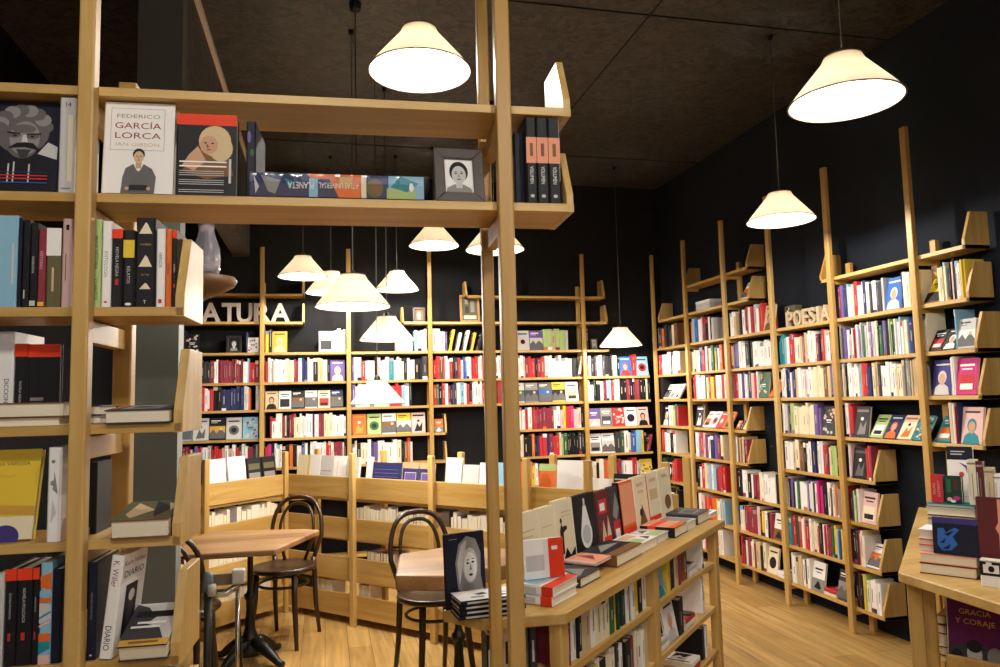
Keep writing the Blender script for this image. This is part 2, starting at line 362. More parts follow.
# ---- right bookcase: local x runs from the far corner towards the camera
YC = 6.78
rb = empty('wall_bookcase', (3.203, YC, 0), -pi/2, 'tall oak bookcase along the right wall carrying the POESIA letters', 'bookcase')
MR = TR(3.203, YC, 0, -pi/2)
rp = [.02, .69, 1.36, 2.01, 2.665, 3.36]
for i, x in enumerate(rp):
    post(rb, x, -.028, 0, [2.9, 2.905, 2.925, 2.95, 2.96, 2.975][i]); post(rb, x, .12, 0, [2.06, 2.33, 2.58, 2.06, 2.33, 2.33][i])
END = 3.715
rboards = {9: [(.66, 1.69)], 8: [(.08, 1.69), (2.54, 3.69)], 7: [(.03, 3.69)], 6: [(.03, END)], 5: [(.03, END)], 4: [(.03, 1.57), (1.98, END)],
           3: [(.03, 1.57), (1.98, 2.93)], 2: [(.03, 2.93)], 1: [(.03, 2.93)], 0: [(.03, 2.93)]}
for k, segs in rboards.items():
    for a, b in segs:
        board(rb, a, b, RZ[k], .158)
        if b in (1.69, 1.57, 2.93, END, 3.69): bookend(rb, b-.009, RZ[k], .158, .185 if k < 8 else .175)
        if a in (.66, 2.54, .08): bookend(rb, a+.009, RZ[k], .158, .17)
    for x in rp:
        if any(a < x < b for a, b in segs): crossbar(rb, x, RZ[k], 0, .12, h=.028)
bays = [(rp[i]+.024, rp[i+1]-.024) for i in range(5)]
BAYN = ['corner bay, right bookcase', 'second bay from corner, right bookcase', 'third bay from corner, right bookcase', 'bay below POESIA, right bookcase', 'last full bay, right bookcase', 'overhanging end, right bookcase']
RROWS = {
 (0,7): 'KKoKkKkcu', (0,6): 'rrwwwwKwwwc', (0,5): 'k/w/w/w', (0,4): 'k[kw]wceegr', (0,3): 'rwwwnkw', (0,2): 'g[kw]ror', (0,1): 'y[ky] k', (0,0): 'wckdw',
 (1,7): 'olbwpddkwks', (1,6): 'ecwnrwdcgynwo', (1,5): 'rrwwwgcrydwwdrw', (1,4): '[Kw]/w/w/r/o', (1,3): 'wwvrpvdwnvdc', (1,2): 'kwrcplwldrrr', (1,1): 'wwproroywsl', (1,0): 'wwrdwkwdcw',
 (2,8): '       /w', (2,7): 'wwe kwddwrdswrr[eu]', (2,6): 'evvwwwkkwwwwwwwk', (2,5): 'drwwvvwnprw[gk]/o', (2,2): 'kwwkwddcwwwwwkc', (2,1): 'wcddddpkywkd[wu]w', (2,0): 'rrkwdccdeekc[ck]=w',
 (3,6): 'ttlwrrrwcedewwwwwdkdrpwkk', (3,5): 'wcwnnwvnewwdpwwcccccuevww', (3,4): 'wsKGccccccvv[Kc]eK', (3,3): 'wwecuukwwknnwwrdcGGGkk', (3,2): 'wkvkwgwwwvwwKwmmkkwuweoadr', (3,1): 'tdrkgrwcrrnwcccrkwrwddgylbyod', (3,0): 'wweeewKw[wa]=r[Ka]',
 (4,7): 'dvnlwcrwwnwKwKKs[bs4]kwcc', (4,6): 'aKvwspwdrwvsgswpvsckgwvkGGngwwlwccbnlw', (4,5): 'wekwwwwwlorrnnceeKwwwwwcccaaaeeecc', (4,4): 'wrr[Ka]/G/n/c/t', (4,3): 'wp[kh3]rrd', (4,2): 'nngcGgcw[pc]', (4,1): 'kKdpcw/w', (4,0): 'kkdkyGcwwww',
 (5,7): '/yccccKkpkKwwyy', (5,6): 'cc/k/kll[sw]', (5,5): 'k[is4]www[mr]', (5,4): '/tkccwwearnn[pt]'}
for (b, k), s in RROWS.items():
    x0, x1 = bays[b] if b < 5 else (rp[5]+.024, 3.685)
    if b == 2 and k in (5,): x1 = rp[3]-.03
    if b == 4 and k <= 3: x1 = 2.905
    if b == 5 and k >= 7: x1 = 3.665
    if b == 2 and k == 8: x1 = 1.665
    fill_row(MR @ Matrix.Translation((0, 0, RZ[k]+.0005)), x0, x1, s, f'{ROWN[k]}, {BAYN[b]}', f'books on the {ROWN[k]}, {BAYN[b]}', seed=100+b*20+k, hmax=.215, dep=.138)
fill_row(MR @ Matrix.Translation((0, 0, RZ[4]+.0005)), rp[2]+.024, 1.55, '/o/k/c', f'{ROWN[4]}, {BAYN[2]}', f'books on the {ROWN[4]}, {BAYN[2]}', seed=901)
fill_row(MR @ Matrix.Translation((0, 0, RZ[3]+.0005)), rp[2]+.024, 1.55, 'wueuekd', f'{ROWN[3]}, {BAYN[2]}', f'books on the {ROWN[3]}, {BAYN[2]}', seed=902)
# ---- back bookcase
YP = 6.80
bb = empty('wall_bookcase', (0, YP, 0), 0, 'tall oak bookcase along the dark back wall behind the reading corner', 'bookcase')
bp_ = [-1.28, -.53, .217, .956, 1.70, 2.46, 3.17]
btop = [2.9, 2.9, 2.9, 2.93, 2.9, 2.9, 2.9]
for x, z in zip(bp_[:-1], btop): post(bb, x, -.028, 0, z, w=.038); post(bb, x, .12, 0, 2.0 if x not in (-.53, 2.46, 1.70) else 2.6, w=.038)
BD = .158
bseg = {9: [(-1.3, -.17), (1.3, 2.70)], 8: [(-1.3, -.17), (.70, 2.72)], 7: [(-1.3, 2.72)], 6: [(-1.3, 3.14)], 5: [(-1.3, 1.72), (1.68, 3.14)], 4: [(-1.3, 1.10), (1.68, 3.14)],
        3: [(-1.3, 1.10), (1.68, 3.14)], 2: [(-1.3, .97), (1.68, 3.14)], 1: [(-1.3, .97), (1.68, 3.14)], 0: [(-1.3, .97), (1.68, 3.14)]}
for k, segs in bseg.items():
    for a, b in segs:
        board(bb, a, b, RZ[k], BD)
        if k >= 8 or b == 1.10: bookend(bb, b-.009, RZ[k], BD, .17 if k != 9 or b > 1 else .13)
        if a in (.70, 1.3): bookend(bb, a+.009, RZ[k], BD, .14)
    for x in bp_:
        if any(a < x < b for a, b in segs): crossbar(bb, x, RZ[k], 0, .12, h=.028)
bbay = [(bp_[i]+.026, bp_[i+1]-.026) for i in range(6)]
BB = ['first bay from left, back bookcase', 'second bay from left, back bookcase', 'third bay from left, back bookcase', 'fourth bay from left, back bookcase', 'fifth bay from left, back bookcase', 'corner bay, back bookcase']
BROWS = {
 (0,6): 'kwwwskkkkKKdwwddddddddddwlrrd', (0,5): 'kddrdkgdrwwrkknnnnnnwwo s', (0,4): 'wll[lb5][sh3][kY5][sh1][lv6]', (0,3): 'dddddddgnvrrswsrrrrpwpwrKwwddKa',
 (1,7): 'yk[Ye4]      [wk]wwww', (1,6): 'rswswwwccddwnncwkeeck[vp4]', (1,5): '[ek4][wk0][ku5][wh5][cr0][nD5]', (1,4): ' rwwwdckddccwwwwwnwddcccwwww', (1,3): 'rmkwwwnkokwwnwkwwwwwrrwddddwk',
 (2,6): 'vwwrwswkpwwwtwwcckwwkkK', (2,5): 'vwwwwwwccrrrlwk', (2,4): '[oY3][Gg1][wu5][yw5][pk3]', (2,3): 'wwkcwwnvwwwwwckuow   ',
 (3,7): 'wwwv<y<w<w<y<k<K', (3,6): 'rrgrwwrkKrwbbwwrrrwwrcdkrwwr', (3,5): 'rgkrwdkvKwlwrkwwwwrdwlwkrew',
 (4,7): 'pe[sp][vs]GGeGGs', (4,6): 'wswwpdrrkdrwwwwwwwcck<c', (4,5): '[sg5][aK5][hb5][yk5][we0]', (4,4): 'rrwswrwdrrddddddwwpyrmpppk', (4,3): 'cccckkoknrrndrrcGgkkkkkKk', (4,2): '  oyw   ',
 (5,7): 'K', (5,6): 'rskKwwKkkkwwk[br]rr[lr]', (5,5): 'wwkkwddllrwwkkddkkddkkck', (5,4): '[vp][aK][rw][wk][pk]', (5,3): '[wa][ws]Kgwcblyk<d', (5,2): 'wckwoowddswwrrs[yw]', (5,1): 'wkrdwwkcwdrkwwc'}
for (b, k), s in BROWS.items():
    x0, x1 = bbay[b]
    if (b, k) == (5, 7): x1 = 2.62
    fill_row(TR(0, YP, RZ[k]+.0005), x0, x1, s, f'{ROWN[k]}, {BB[b]}', f'books on the {ROWN[k]}, {BB[b]}', seed=500+b*20+k, hmax=.215, dep=.138)
for xa, xb, sp_, b_ in ((-1.25, -.93, 'kk[ke6]', 0), (-.665, -.556, 'n[wr]', 0), (.815, .93, 'lwpp', 2)):
    fill_row(TR(0, YP, RZ[7]+.0005), xa, xb, sp_, f'{ROWN[7]}, {BB[b_]}', f'books on the {ROWN[7]}, {BB[b_]}', seed=int(800+xa*10), facew=.12 if b_ == 0 and xa < -1 else .095)
fill_row(TR(0, YP, RZ[4]+.0005), .985, 1.075, '[oa]', f'{ROWN[4]}, {BB[3]}', 'books beside the bare wall', seed=77, facew=.088)

# freestanding letters
def sign_letter(ch, M, hgt, lab, grp, wx=1.0, m=None):
    vs, fs = text_mesh(ch, .12)
    x0 = min(p[0] for p in vs); q = MB()
    q.add([((p[0]-x0)*hgt*wx, -p[2]*hgt, p[1]*hgt) for p in vs], [tuple(f) for f in fs], m or LETM)
    return tag(q.build('sign_letter', M=M), lab, 'letter', grp)
LETM = mat('whitewashed_wood_letter', '#C2B2A4', .6, var=.1, scale=12); LETM2 = mat('raw_wood_letter', '#CDB694', .6, var=.1, scale=12)
for ch, px, w, lab in (('A', 201, .165, 'freestanding pale capital A, first visible letter beside the grey pillar'), ('T', 222, .125, 'freestanding pale capital T between letters A and U on back bookcase'),
        ('U', 237, .13, 'freestanding pale capital U between letters T and R on back bookcase'), ('R', 254, .15, 'freestanding pale capital R behind a post of the back bookcase'), ('A', 270.5, .17, 'freestanding pale capital A at the end of its shelf, right of letter R')):
    p = at(px, 323, 1, 6.86); vs, _ = text_mesh(ch, .12); wn = max(v[0] for v in vs)-min(v[0] for v in vs)
    sign_letter(ch, TR(p.x, 6.85, RZ[8]+.0005), .175, lab, 'letters spelling ATURA', w/(wn*.175))
for ch, y0, w, lab in (('P', 4.66, .075, 'freestanding wooden capital P, first letter of POESIA'), ('O', 4.575, .085, 'freestanding wooden capital O, second letter of POESIA'), ('E', 4.475, .065, 'freestanding wooden capital E, third letter of POESIA'),
        ('S', 4.405, .07, 'freestanding wooden capital S, fourth letter of POESIA'), ('I', 4.32, .028, 'freestanding wooden capital I, fifth letter of POESIA'), ('A', 4.285, .095, 'freestanding wooden capital A, last letter of POESIA')):
    vs, _ = text_mesh(ch, .12); wn = max(v[0] for v in vs)-min(v[0] for v in vs)
    sign_letter(ch, TR(3.235, y0, RZ[7]+.0005, -pi/2), .112, lab, 'letters spelling POESIA', w/(wn*.112), LETM2)

# picture frames
def frame(name, M, w, h, lab, fm, pic, d=.02, bw=.02, cat='picture frame', grp=None):
    e = empty(name, (0, 0, 0), 0, lab, cat, grp); e.matrix_world = M
    q = MB()
    q.prism([(0, 0), (w, 0), (w-bw, bw), (bw, bw)], 0, d, fm, 1); q.prism([(w, 0), (w, h), (w-bw, h-bw), (w-bw, bw)], 0, d, fm, 1)
    q.prism([(w, h), (0, h), (bw, h-bw), (w-bw, h-bw)], 0, d, fm, 1); q.prism([(0, h), (0, 0), (bw, bw), (bw, h-bw)], 0, d, fm, 1)
    q.build('frame_moulding', e, bevel=.002)
    q = MB(); q.box((bw*.9, d*.5, bw*.9), (w-bw*.9, d*.8, h-bw*.9), pm(pic[0]))
    W, H = w-2*bw, h-2*bw
    for i, (pts, ch) in enumerate(pic[1]): q.add([(bw+u*W, d*.5-.0004-.00012*i, bw+v*H) for u, v in pts], [tuple(range(len(pts)))], pm(ch))
    q.build('picture', e); return e
def lean(M, a=8): return M @ Matrix.Rotation(-radians(a), 4, 'X')
FR_D = mat('dark_leather_frame', '#2B2320', .4); FR_W = wood('frame_wood', 2, '#C9A070', '#93693C')
p = at(226, 352, 1, 6.84); frame('photo_frame', lean(TR(p.x, 6.83, RZ[7]+.001)), .13, .155, 'small dark framed portrait on the back bookcase below letter U', FR_D, ('k', portrait(.5, .5, .28, 1.2, 's', 'a', 'a')))
p = at(460.5, 323, 1, 6.84); frame('photo_frame', lean(TR(p.x, 6.83, RZ[8]+.001)), .19, .265, 'wood framed dark print on top shelf left of the near tall post', FR_W, ('D', [(rect(.1, .05, .9, .2), 'c'), (rect(.2, .3, .45, .6), 'K'), (rect(.55, .35, .8, .85), 'a'), (rect(.2, .7, .4, .9), 'a')]))
p = at(413, 322, 1, 6.84); frame('photo_frame', lean(TR(p.x, 6.83, RZ[8]+.001)), .115, .14, 'small brown framed picture on shelf end between hanging lamps', FR_D, ('u', [(circ(.5, .5, .25, .3), 'e'), (rect(.35, .1, .7, .4), 'w')]))
p = at(395, 352, 1, 6.84); frame('photo_frame', lean(TR(p.x, 6.83, RZ[7]+.001)), .165, .12, 'small grey framed picture partly behind the lowest-but-one hanging lamp', mat('grey_frame', '#8C857C', .5), ('w', [(rect(.1, .1, .6, .5), 's'), (circ(.7, .6, .15, .2), 'e')]), bw=.012)
p = at(591, 351, 1, 6.84); frame('photo_frame', lean(TR(p.x, 6.83, RZ[7]+.001)), .075, .115, 'tiny dark framed photograph on back bookcase beside the corner lamp', FR_D, ('s', portrait(.5, .5, .25, 1.2, 'w', 'k', 'a')), bw=.012)
e = empty('white_box', tuple(MR @ Vector((.80, .03, RZ[8]+.0005))), -pi/2, 'white cardboard box lying on the top shelf of the right bookcase', 'box')
q = MB(); q.box((0, 0, 0), (.24, .11, .06), pm('s')); q.build('box_base', e, bevel=.002); q = MB(); q.box((-.002, -.002, .0605), (.242, .112, .085), pm('w')); q.build('box_lid', e, bevel=.002)
q = MB(); e = empty('floral_box', (3.235, 4.745, RZ[7]+.0005), -pi/2, 'small floral patterned box standing behind letter P of POESIA', 'box')
q.box((0, .04, 0), (.12, .1, .16), pm('D')); q.build('box_body', e, bevel=.002)
q = MB(); rr = random.Random(4)
for i in range(26):
    u, v = rr.uniform(.012, .108), rr.uniform(.012, .148); q.add([(a, .0395-.00005*i, b) for a, b in circ(u, v, .009, .009, 7)], [tuple(range(7))], pm(rr.choice('ceKpk')))
q.build('floral_print', e)

# ------------------------------------------------------------------ foreground open bookcase
FA = -.057; FO = (-.53, 1.79)
fu = empty('open_bookcase', (FO[0], FO[1], 0), FA, 'open oak bookcase in front with two tall posts and stepped shelves', 'bookcase'); MF = TR(FO[0], FO[1], 0, FA)
FL = .967
for x in (.019, FL-.003): post(fu, x, -.036, 0, 3.2, w=.034 if x < .1 else .037, d=.036)
post(fu, .012, .27, 0, 2.36, w=.045, d=.04); post(fu, FL-.008, .23, 0, 3.3, w=.032, d=.03)
FZ = [.715, .966, 1.22, 1.467, 1.726, 1.984, 2.231]; FT = .021; FD = .19
for k, z in enumerate(FZ):
    board(fu, -1.1, .222 if k < 5 else FL+.176, z, FD, th=FT)
    for x in (.006, FL): 
        if x < .1 or k >= 5: crossbar(fu, x, z-.004, 0, .27 if x < .1 else .225, h=.05, th=.028)
    if k < 5: bookend(fu, .214, z, FD, .168, th=.02)
    else: bookend(fu, FL+.166, z, FD, .15, th=.018)
for z in (.5, .25):
    crossbar(fu, FL, z, 0, .225, h=.05, th=.028)
def fg(px, py, yl=.02):
    """local point of the unit under a pixel, at depth yl into the shelf"""
    d = ray(px, py); n = Vector((-sin(FA), cos(FA), 0)); n = MF.to_3x3() @ Vector((0, 1, 0)); o = MF @ Vector((0, yl, 0))
    t = (o-CAM).dot(n)/d.dot(n); return MF.inverted() @ (CAM+d*t)
def fspine(name, px0, px1, k, hh, col, label, d=.14, yl=.01, leanr=0, **kw):
    a = fg(px0, 300, yl).x; b = fg(px1, 300, yl).x
    zz = FZ[k]
    # account for the lean of verticals in the picture by sampling at shelf height
    v = pix(MF @ Vector((a, yl, zz+.1)))[1]; a = fg(px0, v, yl).x; b = fg(px1, v, yl).x
    return special_book(name, MF @ TR((a+b)/2, yl, zz+.0005) @ Matrix.Rotation(leanr, 4, 'Y'), (b-a)-.0008, hh, d, col, label, group=kw.pop('group', 'books in the front bookcase'), **kw)
def fface(name, px0, px1, k, hh, col, label, t=.025, yl=.015, tilt=6, **kw):
    zz = FZ[k]; v = pix(MF @ Vector((.2, yl, zz+.1)))[1]; a = fg(px0, v, yl).x; b = fg(px1, v, yl).x
    M = MF @ Matrix.Translation((a, yl, zz+.0008+t*sin(radians(tilt)))) @ Matrix.Rotation(-radians(tilt), 4, 'X') @ TR(0, t/2, 0, -pi/2)
    return special_book(name, M, t, hh, b-a, col, label, group='books in the front bookcase', **kw)
# shelf k=5 (upper): face-out covers
MAN = [([(.05, 0), (.95, 0), (.92, .28), (.72, .4), (.35, .4), (.12, .3)], 'k'), (circ(.5, .66, .36, .25), 'h')]+[(circ(.5+.3*cos(a), .7+.2*sin(a), .11, .07, 12), 'a' if i % 2 else 'h') for i, a in enumerate((.1, .5, .9, 1.3, 1.7, 2.1, 2.5, 2.9, 3.2))]+[
       (circ(.52, .58, .235, .22, 26), 'h'), (circ(.54, .585, .2, .19, 26), 'a'), (circ(.52, .69, .16, .05), 'h'), (circ(.4, .62, .09, .035, 12), 'h'), (circ(.64, .61, .09, .035, 12), 'h'), ([(.3, .655), (.48, .64), (.47, .625), (.31, .635)], 'k'), ([(.56, .635), (.76, .645), (.75, .625), (.57, .62)], 'k'),
       (circ(.41, .612, .03, .01, 8), 'k'), (circ(.64, .605, .03, .01, 8), 'k'), ([(.52, .62), (.56, .62), (.59, .53), (.5, .53)], 's'), ([(.33, .47), (.44, .53), (.55, .54), (.66, .53), (.76, .45), (.62, .475), (.55, .485), (.46, .48)], 'k'), ([(.44, .46), (.64, .46), (.58, .37), (.5, .37)], 'K')]
fface('book', -20, 57, 5, .218, 'k', 'black book with moustached man portrait on its cover, top left', t=.03, yl=.02,
      front=[(rect(.0, 0, 1, 1), 'B'), ([(.72, .42), (.98, .36), (.98, .5), (.85, .55)], 's')]+MAN+[(rect(.35, .1, .37, .3), 's'), (rect(.42, .1, .44, .32), 's'), (rect(.62, .1, .64, .3), 's')]+[(rect(.05, .2, .88, .212), 'n'), (rect(.05, .165, .88, .18), 'r'), (rect(.05, .13, .88, .145), 'r'), (rect(.05, .09, .88, .1), 'b')])
fspine('book', 58.5, 75, 5, .221, 's', 'pale grey thick book numbered 14 on its spine', d=.15, spine=[('T', '14', .5, .93, .05, 'k', .6), (rect(.55, .12, .85, .82), 'c'), (rect(.2, .04, .8, .055), 'a')])
fface('book', 101.5, 173, 5, .219, 'w', 'white hardback biography titled GARCIA LORCA standing cover out', t=.04, yl=.01, tilt=4,
      front=[(rect(.1, .47, .86, .935), 'a'), (rect(.106, .474, .854, .931), 'w'), ('T', 'FEDERICO', .48, .85, .042, 'a', .62, 1), ('T', 'GARCÍA', .48, .745, .068, 'd', .66, 1), ('T', 'LORCA', .48, .635, .068, 'd', .66, 1), ('T', 'IAN GIBSON', .48, .535, .04, 'e', .62, 1),
             ([(.27, .0), (.74, .0), (.76, .18), (.7, .27), (.58, .32), (.44, .32), (.33, .27), (.29, .17)], 'h'), ([(.44, .32), (.58, .32), (.55, .27), (.51, .235), (.47, .27)], 'w'), (rect(.47, .27, .55, .34), 'f'),
             (circ(.51, .425, .085, .065), 'k'), (circ(.51, .395, .07, .065), 'e'), (circ(.485, .405, .014, .006, 8), 'k'), (circ(.54, .405, .014, .006, 8), 'k'), (circ(.512, .362, .022, .005, 8), 'd'), ([(.505, .4), (.52, .38), (.503, .378)], 'u'),
             ([(.36, .03), (.66, .03), (.64, .09), (.4, .09)], 'k'), (circ(.36, .05, .03, .02, 10), 'f'), (circ(.66, .05, .03, .02, 10), 'f')])
fface('book', 175.5, 236, 5, .198, 'k', 'black book with red top band and a man in a pale wig', t=.035, yl=.012, tilt=3,
      front=[(rect(0, .865, 1, 1), 'R'), ([(.1, .3), (.3, .5), (.45, .62), (.9, .42), (.95, .25), (.5, .2)], 'u'), (circ(.64, .67, .27, .19), 'e'), (circ(.74, .58, .2, .16), 'e'), (circ(.54, .62, .15, .115), 'f'), (circ(.48, .645, .025, .01, 8), 'k'), (circ(.6, .64, .025, .01, 8), 'k'), ([(.5, .64), (.55, .59), (.5, .585)], 'u'), (circ(.54, .56, .04, .008, 8), 'd'), ([(.1, .36), (.22, .5), (.36, .6), (.5, .42), (.3, .3)], 'f')]
      +[(rect(.06, v, .84, v+.018), 'w') for v in (.40, .345)]+[(rect(.06, v, .8, v+.008), 's') for v in (.29, .265, .24, .18, .155, .13, .06, .035)]+[(rect(.88, .15, .92, .45), 's')])
fspine('book', 246, 256, 5, .19, 'B', 'dark book with a purple blotch right of the wigged man', d=.16, yl=.03, spine=[(circ(.3, .8, .2, .08, 9), 'v'), (circ(.6, .6, .2, .05, 8), 'g')])
# shrink-wrapped atlas lying on its side
a = fg(250, 196, .01); b = fg(424, 196, .01); hb = .056
M = MF @ Matrix.Translation((a.x, .012, FZ[5]+hb/2+.005)) @ Matrix.Rotation(pi/2, 4, 'Y')
L_ = b.x-a.x
o = special_book('atlas', M, hb, L_, .165, 'B', 'large shrink-wrapped atlas lying flat with a blue and orange spine', 'books in the front bookcase',
    spine=[(rect(0, 0, 1, 1), 'n'), (rect(0, .79, 1, 1), 'l'), (rect(.55, .78, 1, .95), 'G'), ([(0, .86), (.5, .8), (.7, .9), (.3, .97)], 't'), (circ(.55, .71, .42, .05), 'D'), (circ(.5, .72, .3, .035), 'u'), (rect(0, .63, 1, .66), 'c'), ([(0, .32), (.22, .34), (.2, .63), (0, .63)], 'o'), ([(.1, .44), (1, .5), (1, .625), (.1, .63)], 'o'), (rect(.1, .5, .6, .58), 'Y'), (rect(.2, .33, 1, .38), 'l'),
           ([(.1, .06), (.8, .1), (.9, .14), (.3, .17)], 'a'), ([(.15, .02), (.6, .05), (.9, .03)], 's'), ([(.2, .19), (.7, .22), (.4, .25)], 't'), ('V', 'PLANETA', .52, .285, .3, 'w', .15), ('V', 'ATLAS UNIVERSAL', .5, .5, .26, 'w', .23), (circ(.5, .925, .2, .014, 12), 'w')])
fm = bpy.data.materials.new('clear_shrink_film'); fm.use_nodes = True; nt = fm.node_tree; nt.nodes.clear()
tr = nt.nodes.new('ShaderNodeBsdfTransparent'); gl = nt.nodes.new('ShaderNodeBsdfGlossy'); gl.inputs['Roughness'].default_value = .12; mx = nt.nodes.new('ShaderNodeMixShader'); mx.inputs[0].default_value = .1; ou = nt.nodes.new('ShaderNodeOutputMaterial')
nt.links.new(tr.outputs[0], mx.inputs[1]); nt.links.new(gl.outputs[0], mx.inputs[2]); nt.links.new(mx.outputs[0], ou.inputs[0])
q = MB(); rr = random.Random(9); n = 40
vs = []; fs = []
for i in range(n+1):
    for x, y in ((-hb/2-.001, -.004), (hb/2+.002, -.004), (hb/2+.003, .165)): vs.append((x+rr.uniform(-.0005, .0012), y-rr.uniform(0, .003), i/n*L_))
for i in range(n):
    for j in range(2): fs.append((i*3+j, i*3+j+1, i*3+j+4, i*3+j+3))
q.add(vs, fs, fm, True)
q.add([(-hb/2, -.004, L_), (hb/2, -.004, L_), (hb/2-.02, -.006, L_+.012), (0, -.008, L_+.016), (-hb/2-.002, -.006, L_+.01)], [(0, 1, 2, 3, 4)], fm)
q.build('shrink_wrap', o)
# leather photo frame
p = fg(436, 198, .02); frame('photo_frame', lean(MF @ TR(p.x, .02, FZ[5]+.006, radians(3)), 12), .125, .148, 'dark leather frame holding a black and white portrait on upper shelf', mat('worn_leather_frame', '#4B4340', .5, var=.15), ('w', portrait(.5, .55, .40, 1.3, 's', 'k', 'a')), bw=.026, d=.022)
# three volumes
for px0, px1, lab in ((526.5, 537, 'black volume with salmon label, left of the three alike at the shelf end'), (537.2, 548.6, 'black volume with salmon label, middle of the three alike at the shelf end'), (548.8, 560.5, 'black volume with salmon label, right of the three alike at the shelf end')):
    fspine('book', px0, px1, 5, .222, 'k', lab, d=.15, spine=[(rect(0, .47, 1, .77), 'O'), (rect(.35, .55, .65, .7), 'u'), ('V', 'VOLUMEN', .5, .33, .35, 'w', .2), (circ(.5, .09, .2, .02, 8), 's')], group='black volumes at the shelf end')
fspine('book', 514.5, 526, 5, .195, 'B', 'dark navy book beside the tall post, left of three black volumes', d=.16, yl=.05)
# shelf k=4
S4 = [(-4, 17, .205, 'l', 'pale teal book at the left end of the second shelf', [(rect(.75, .25, .85, .7), 's')]), (17.4, 21.5, .2, 'B', 'thin dark navy book beside the pale teal book', []), (22, 29, .196, 'k', 'black book right of the thin dark navy one', [(rect(.3, .1, .5, .2), 's')]),
      (29.5, 37, .19, 'k', 'black book with white lettering left of a dark red spine', [('V', 'NARRATIVA', .5, .5, .35, 's', .4), (rect(.1, .02, .9, .08), 's')]), (37.5, 45.5, .176, 'd', 'dark red book with yellow foot on the second shelf', [('V', 'HISTORIAS', .5, .6, .4, 'p', .5), (rect(.1, .02, .9, .07), 'y')]),
      (46, 61, .178, 'D', 'half white half olive book on the second shelf', [(rect(0, .65, 1, 1), 'w'), (rect(.4, .2, .55, .5), 'e')]), (61.5, 71, .2, 'p', 'pale pinkish book touching the left tall post', [(rect(.4, .87, .75, .93), 'k'), (rect(.4, .3, .5, .6), 'u')])]
for a, b, h, c, lab, sp in S4: fspine('book', a, b, 4, h, c, lab, spine=sp)
S4b = [(91.5, 101, .2, 'G', 'pale green book right of the left tall post', [('V', 'BREVE HISTORIA', .5, .62, .4, 'K', .5), ('V', 'CUENTOS', .5, .2, .4, 'K', .25)]), (101.5, 111, .196, 'w', 'white book between the pale green and red-topped books', [('V', 'ANTOLOGIA', .5, .5, .4, 'a', .5), (circ(.5, .06, .2, .012, 8), 'r')]),
       (111.7, 122.6, .178, 'k', 'black book with red top right of the white book', [(rect(0, .88, 1, 1), 'R'), ('V', 'NOVELA NEGRA', .5, .58, .3, 's', .4), (rect(.35, .28, .65, .36), 'r')]), (123, 134.5, .176, 'k', 'black book with a broad yellow label', [(rect(0, .64, 1, .87), 'y'), ('V', 'RELATOS', .5, .42, .3, 's', .3), (circ(.5, .04, .3, .018, 10), 'w')]),
       (135.5, 155, .205, 'k', 'thick black book with three mountain peaks on spine', [([(.15, .82), (.85, .82), (.6, .93), (.5, .95)], 'c'), ([(.15, .45), (.85, .45), (.6, .56), (.5, .58)], 'c'), ([(.2, .2), (.8, .2), (.6, .26), (.5, .27)], 'c'), ('T', 'CUMBRES', .5, .7, .02, 'Y', .7), ('T', 'ALTAS', .5, .36, .02, 'Y', .7), ('T', 'T', .5, .06, .04, 'w', .7)]),
       (156, 165, .18, 'w', 'narrow white book with red foot beside an orange spine', [('V', 'VERSOS', .5, .6, .4, 'K', .4), (rect(.3, .05, .7, .1), 'r')]), (165.4, 171.5, .18, 'o', 'orange book second from the bookend on the second shelf', [('V', 'TIERRA', .5, .5, .5, 'u', .5)]), (172, 176.8, .178, 'k', 'black book with red top touching the bookend', [(rect(0, .89, 1, 1), 'R'), ('V', 'SOMBRA', .5, .5, .4, 's', .4), (rect(.3, .25, .7, .3), 'r')])]
for a, b, h, c, lab, sp in S4b: fspine('book', a, b, 4, h, c, lab, spine=sp)
# shelf k=3
fspine('book', -3, 13, 3, .215, 'w', 'tall white book standing at far left of the third shelf', d=.16, yl=.1, spine=[('V', 'DICCIONARIO', .6, .3, .3, 'k', .4)])
fspine('book', 14, 27, 3, .187, 'k', 'black book with red top beside the tall white book', d=.1, yl=.1, spine=[(rect(0, .84, 1, 1), 'R'), ('V', 'NOVELA NEGRA', .5, .4, .2, 's', .5)])
fface('book', 27.5, 60, 3, .185, 'k', 'black book with red band standing cover out behind stacked books', t=.015, yl=.1, tilt=0, front=[(rect(0, .84, 1, 1), 'R'), (rect(.1, .3, .5, .34), 'a')])
def fflat(px0, px1, k, z0, t, dpt, col, label, yl=.0, rise=0, **kw):
    zz = FZ[k]; v = pix(MF @ Vector((0, yl, zz+z0)))[1]; a = fg(px0, v, yl).x; b = fg(px1, v, yl).x
    M = MF @ Matrix.Translation((a, yl, zz+z0+.0008)) @ Matrix.Rotation(radians(rise), 4, 'X') @ Matrix.Translation((0, dpt, t/2)) @ Matrix.Rotation(pi, 4, 'Z') @ Matrix.Rotation(-pi/2, 4, 'Y')
    return special_book('book', M, t, b-a, dpt, col, label, group='books in the front bookcase', **kw)
fflat(-20, 60, 3, .0, .017, .09, 'c', 'cream paperback lying at the bottom of the left stack', yl=.005)
fflat(-25, 64, 3, .0185, .032, .09, 'u', 'thick book lying on the cream paperback, pages facing out', yl=.0)
fflat(85, 101, 3, .0, .018, .13, 'a', 'grey book lying at the bottom of the stack right of the post', yl=.03)
fflat(84, 100, 3, .0195, .022, .12, 'K', 'dark book lying on the grey one right of the post', yl=.035)
fflat(104, 170, 3, .0, .03, .14, 'K', 'thick dark book lying flat against the third-shelf bookend', yl=-.012, rise=4, front=[(rect(.1, .2, .9, .8), 'a'), ([(.2, .3), (.5, .7), (.8, .35)], 'k'), (rect(.1, .05, .9, .12), 'o')])
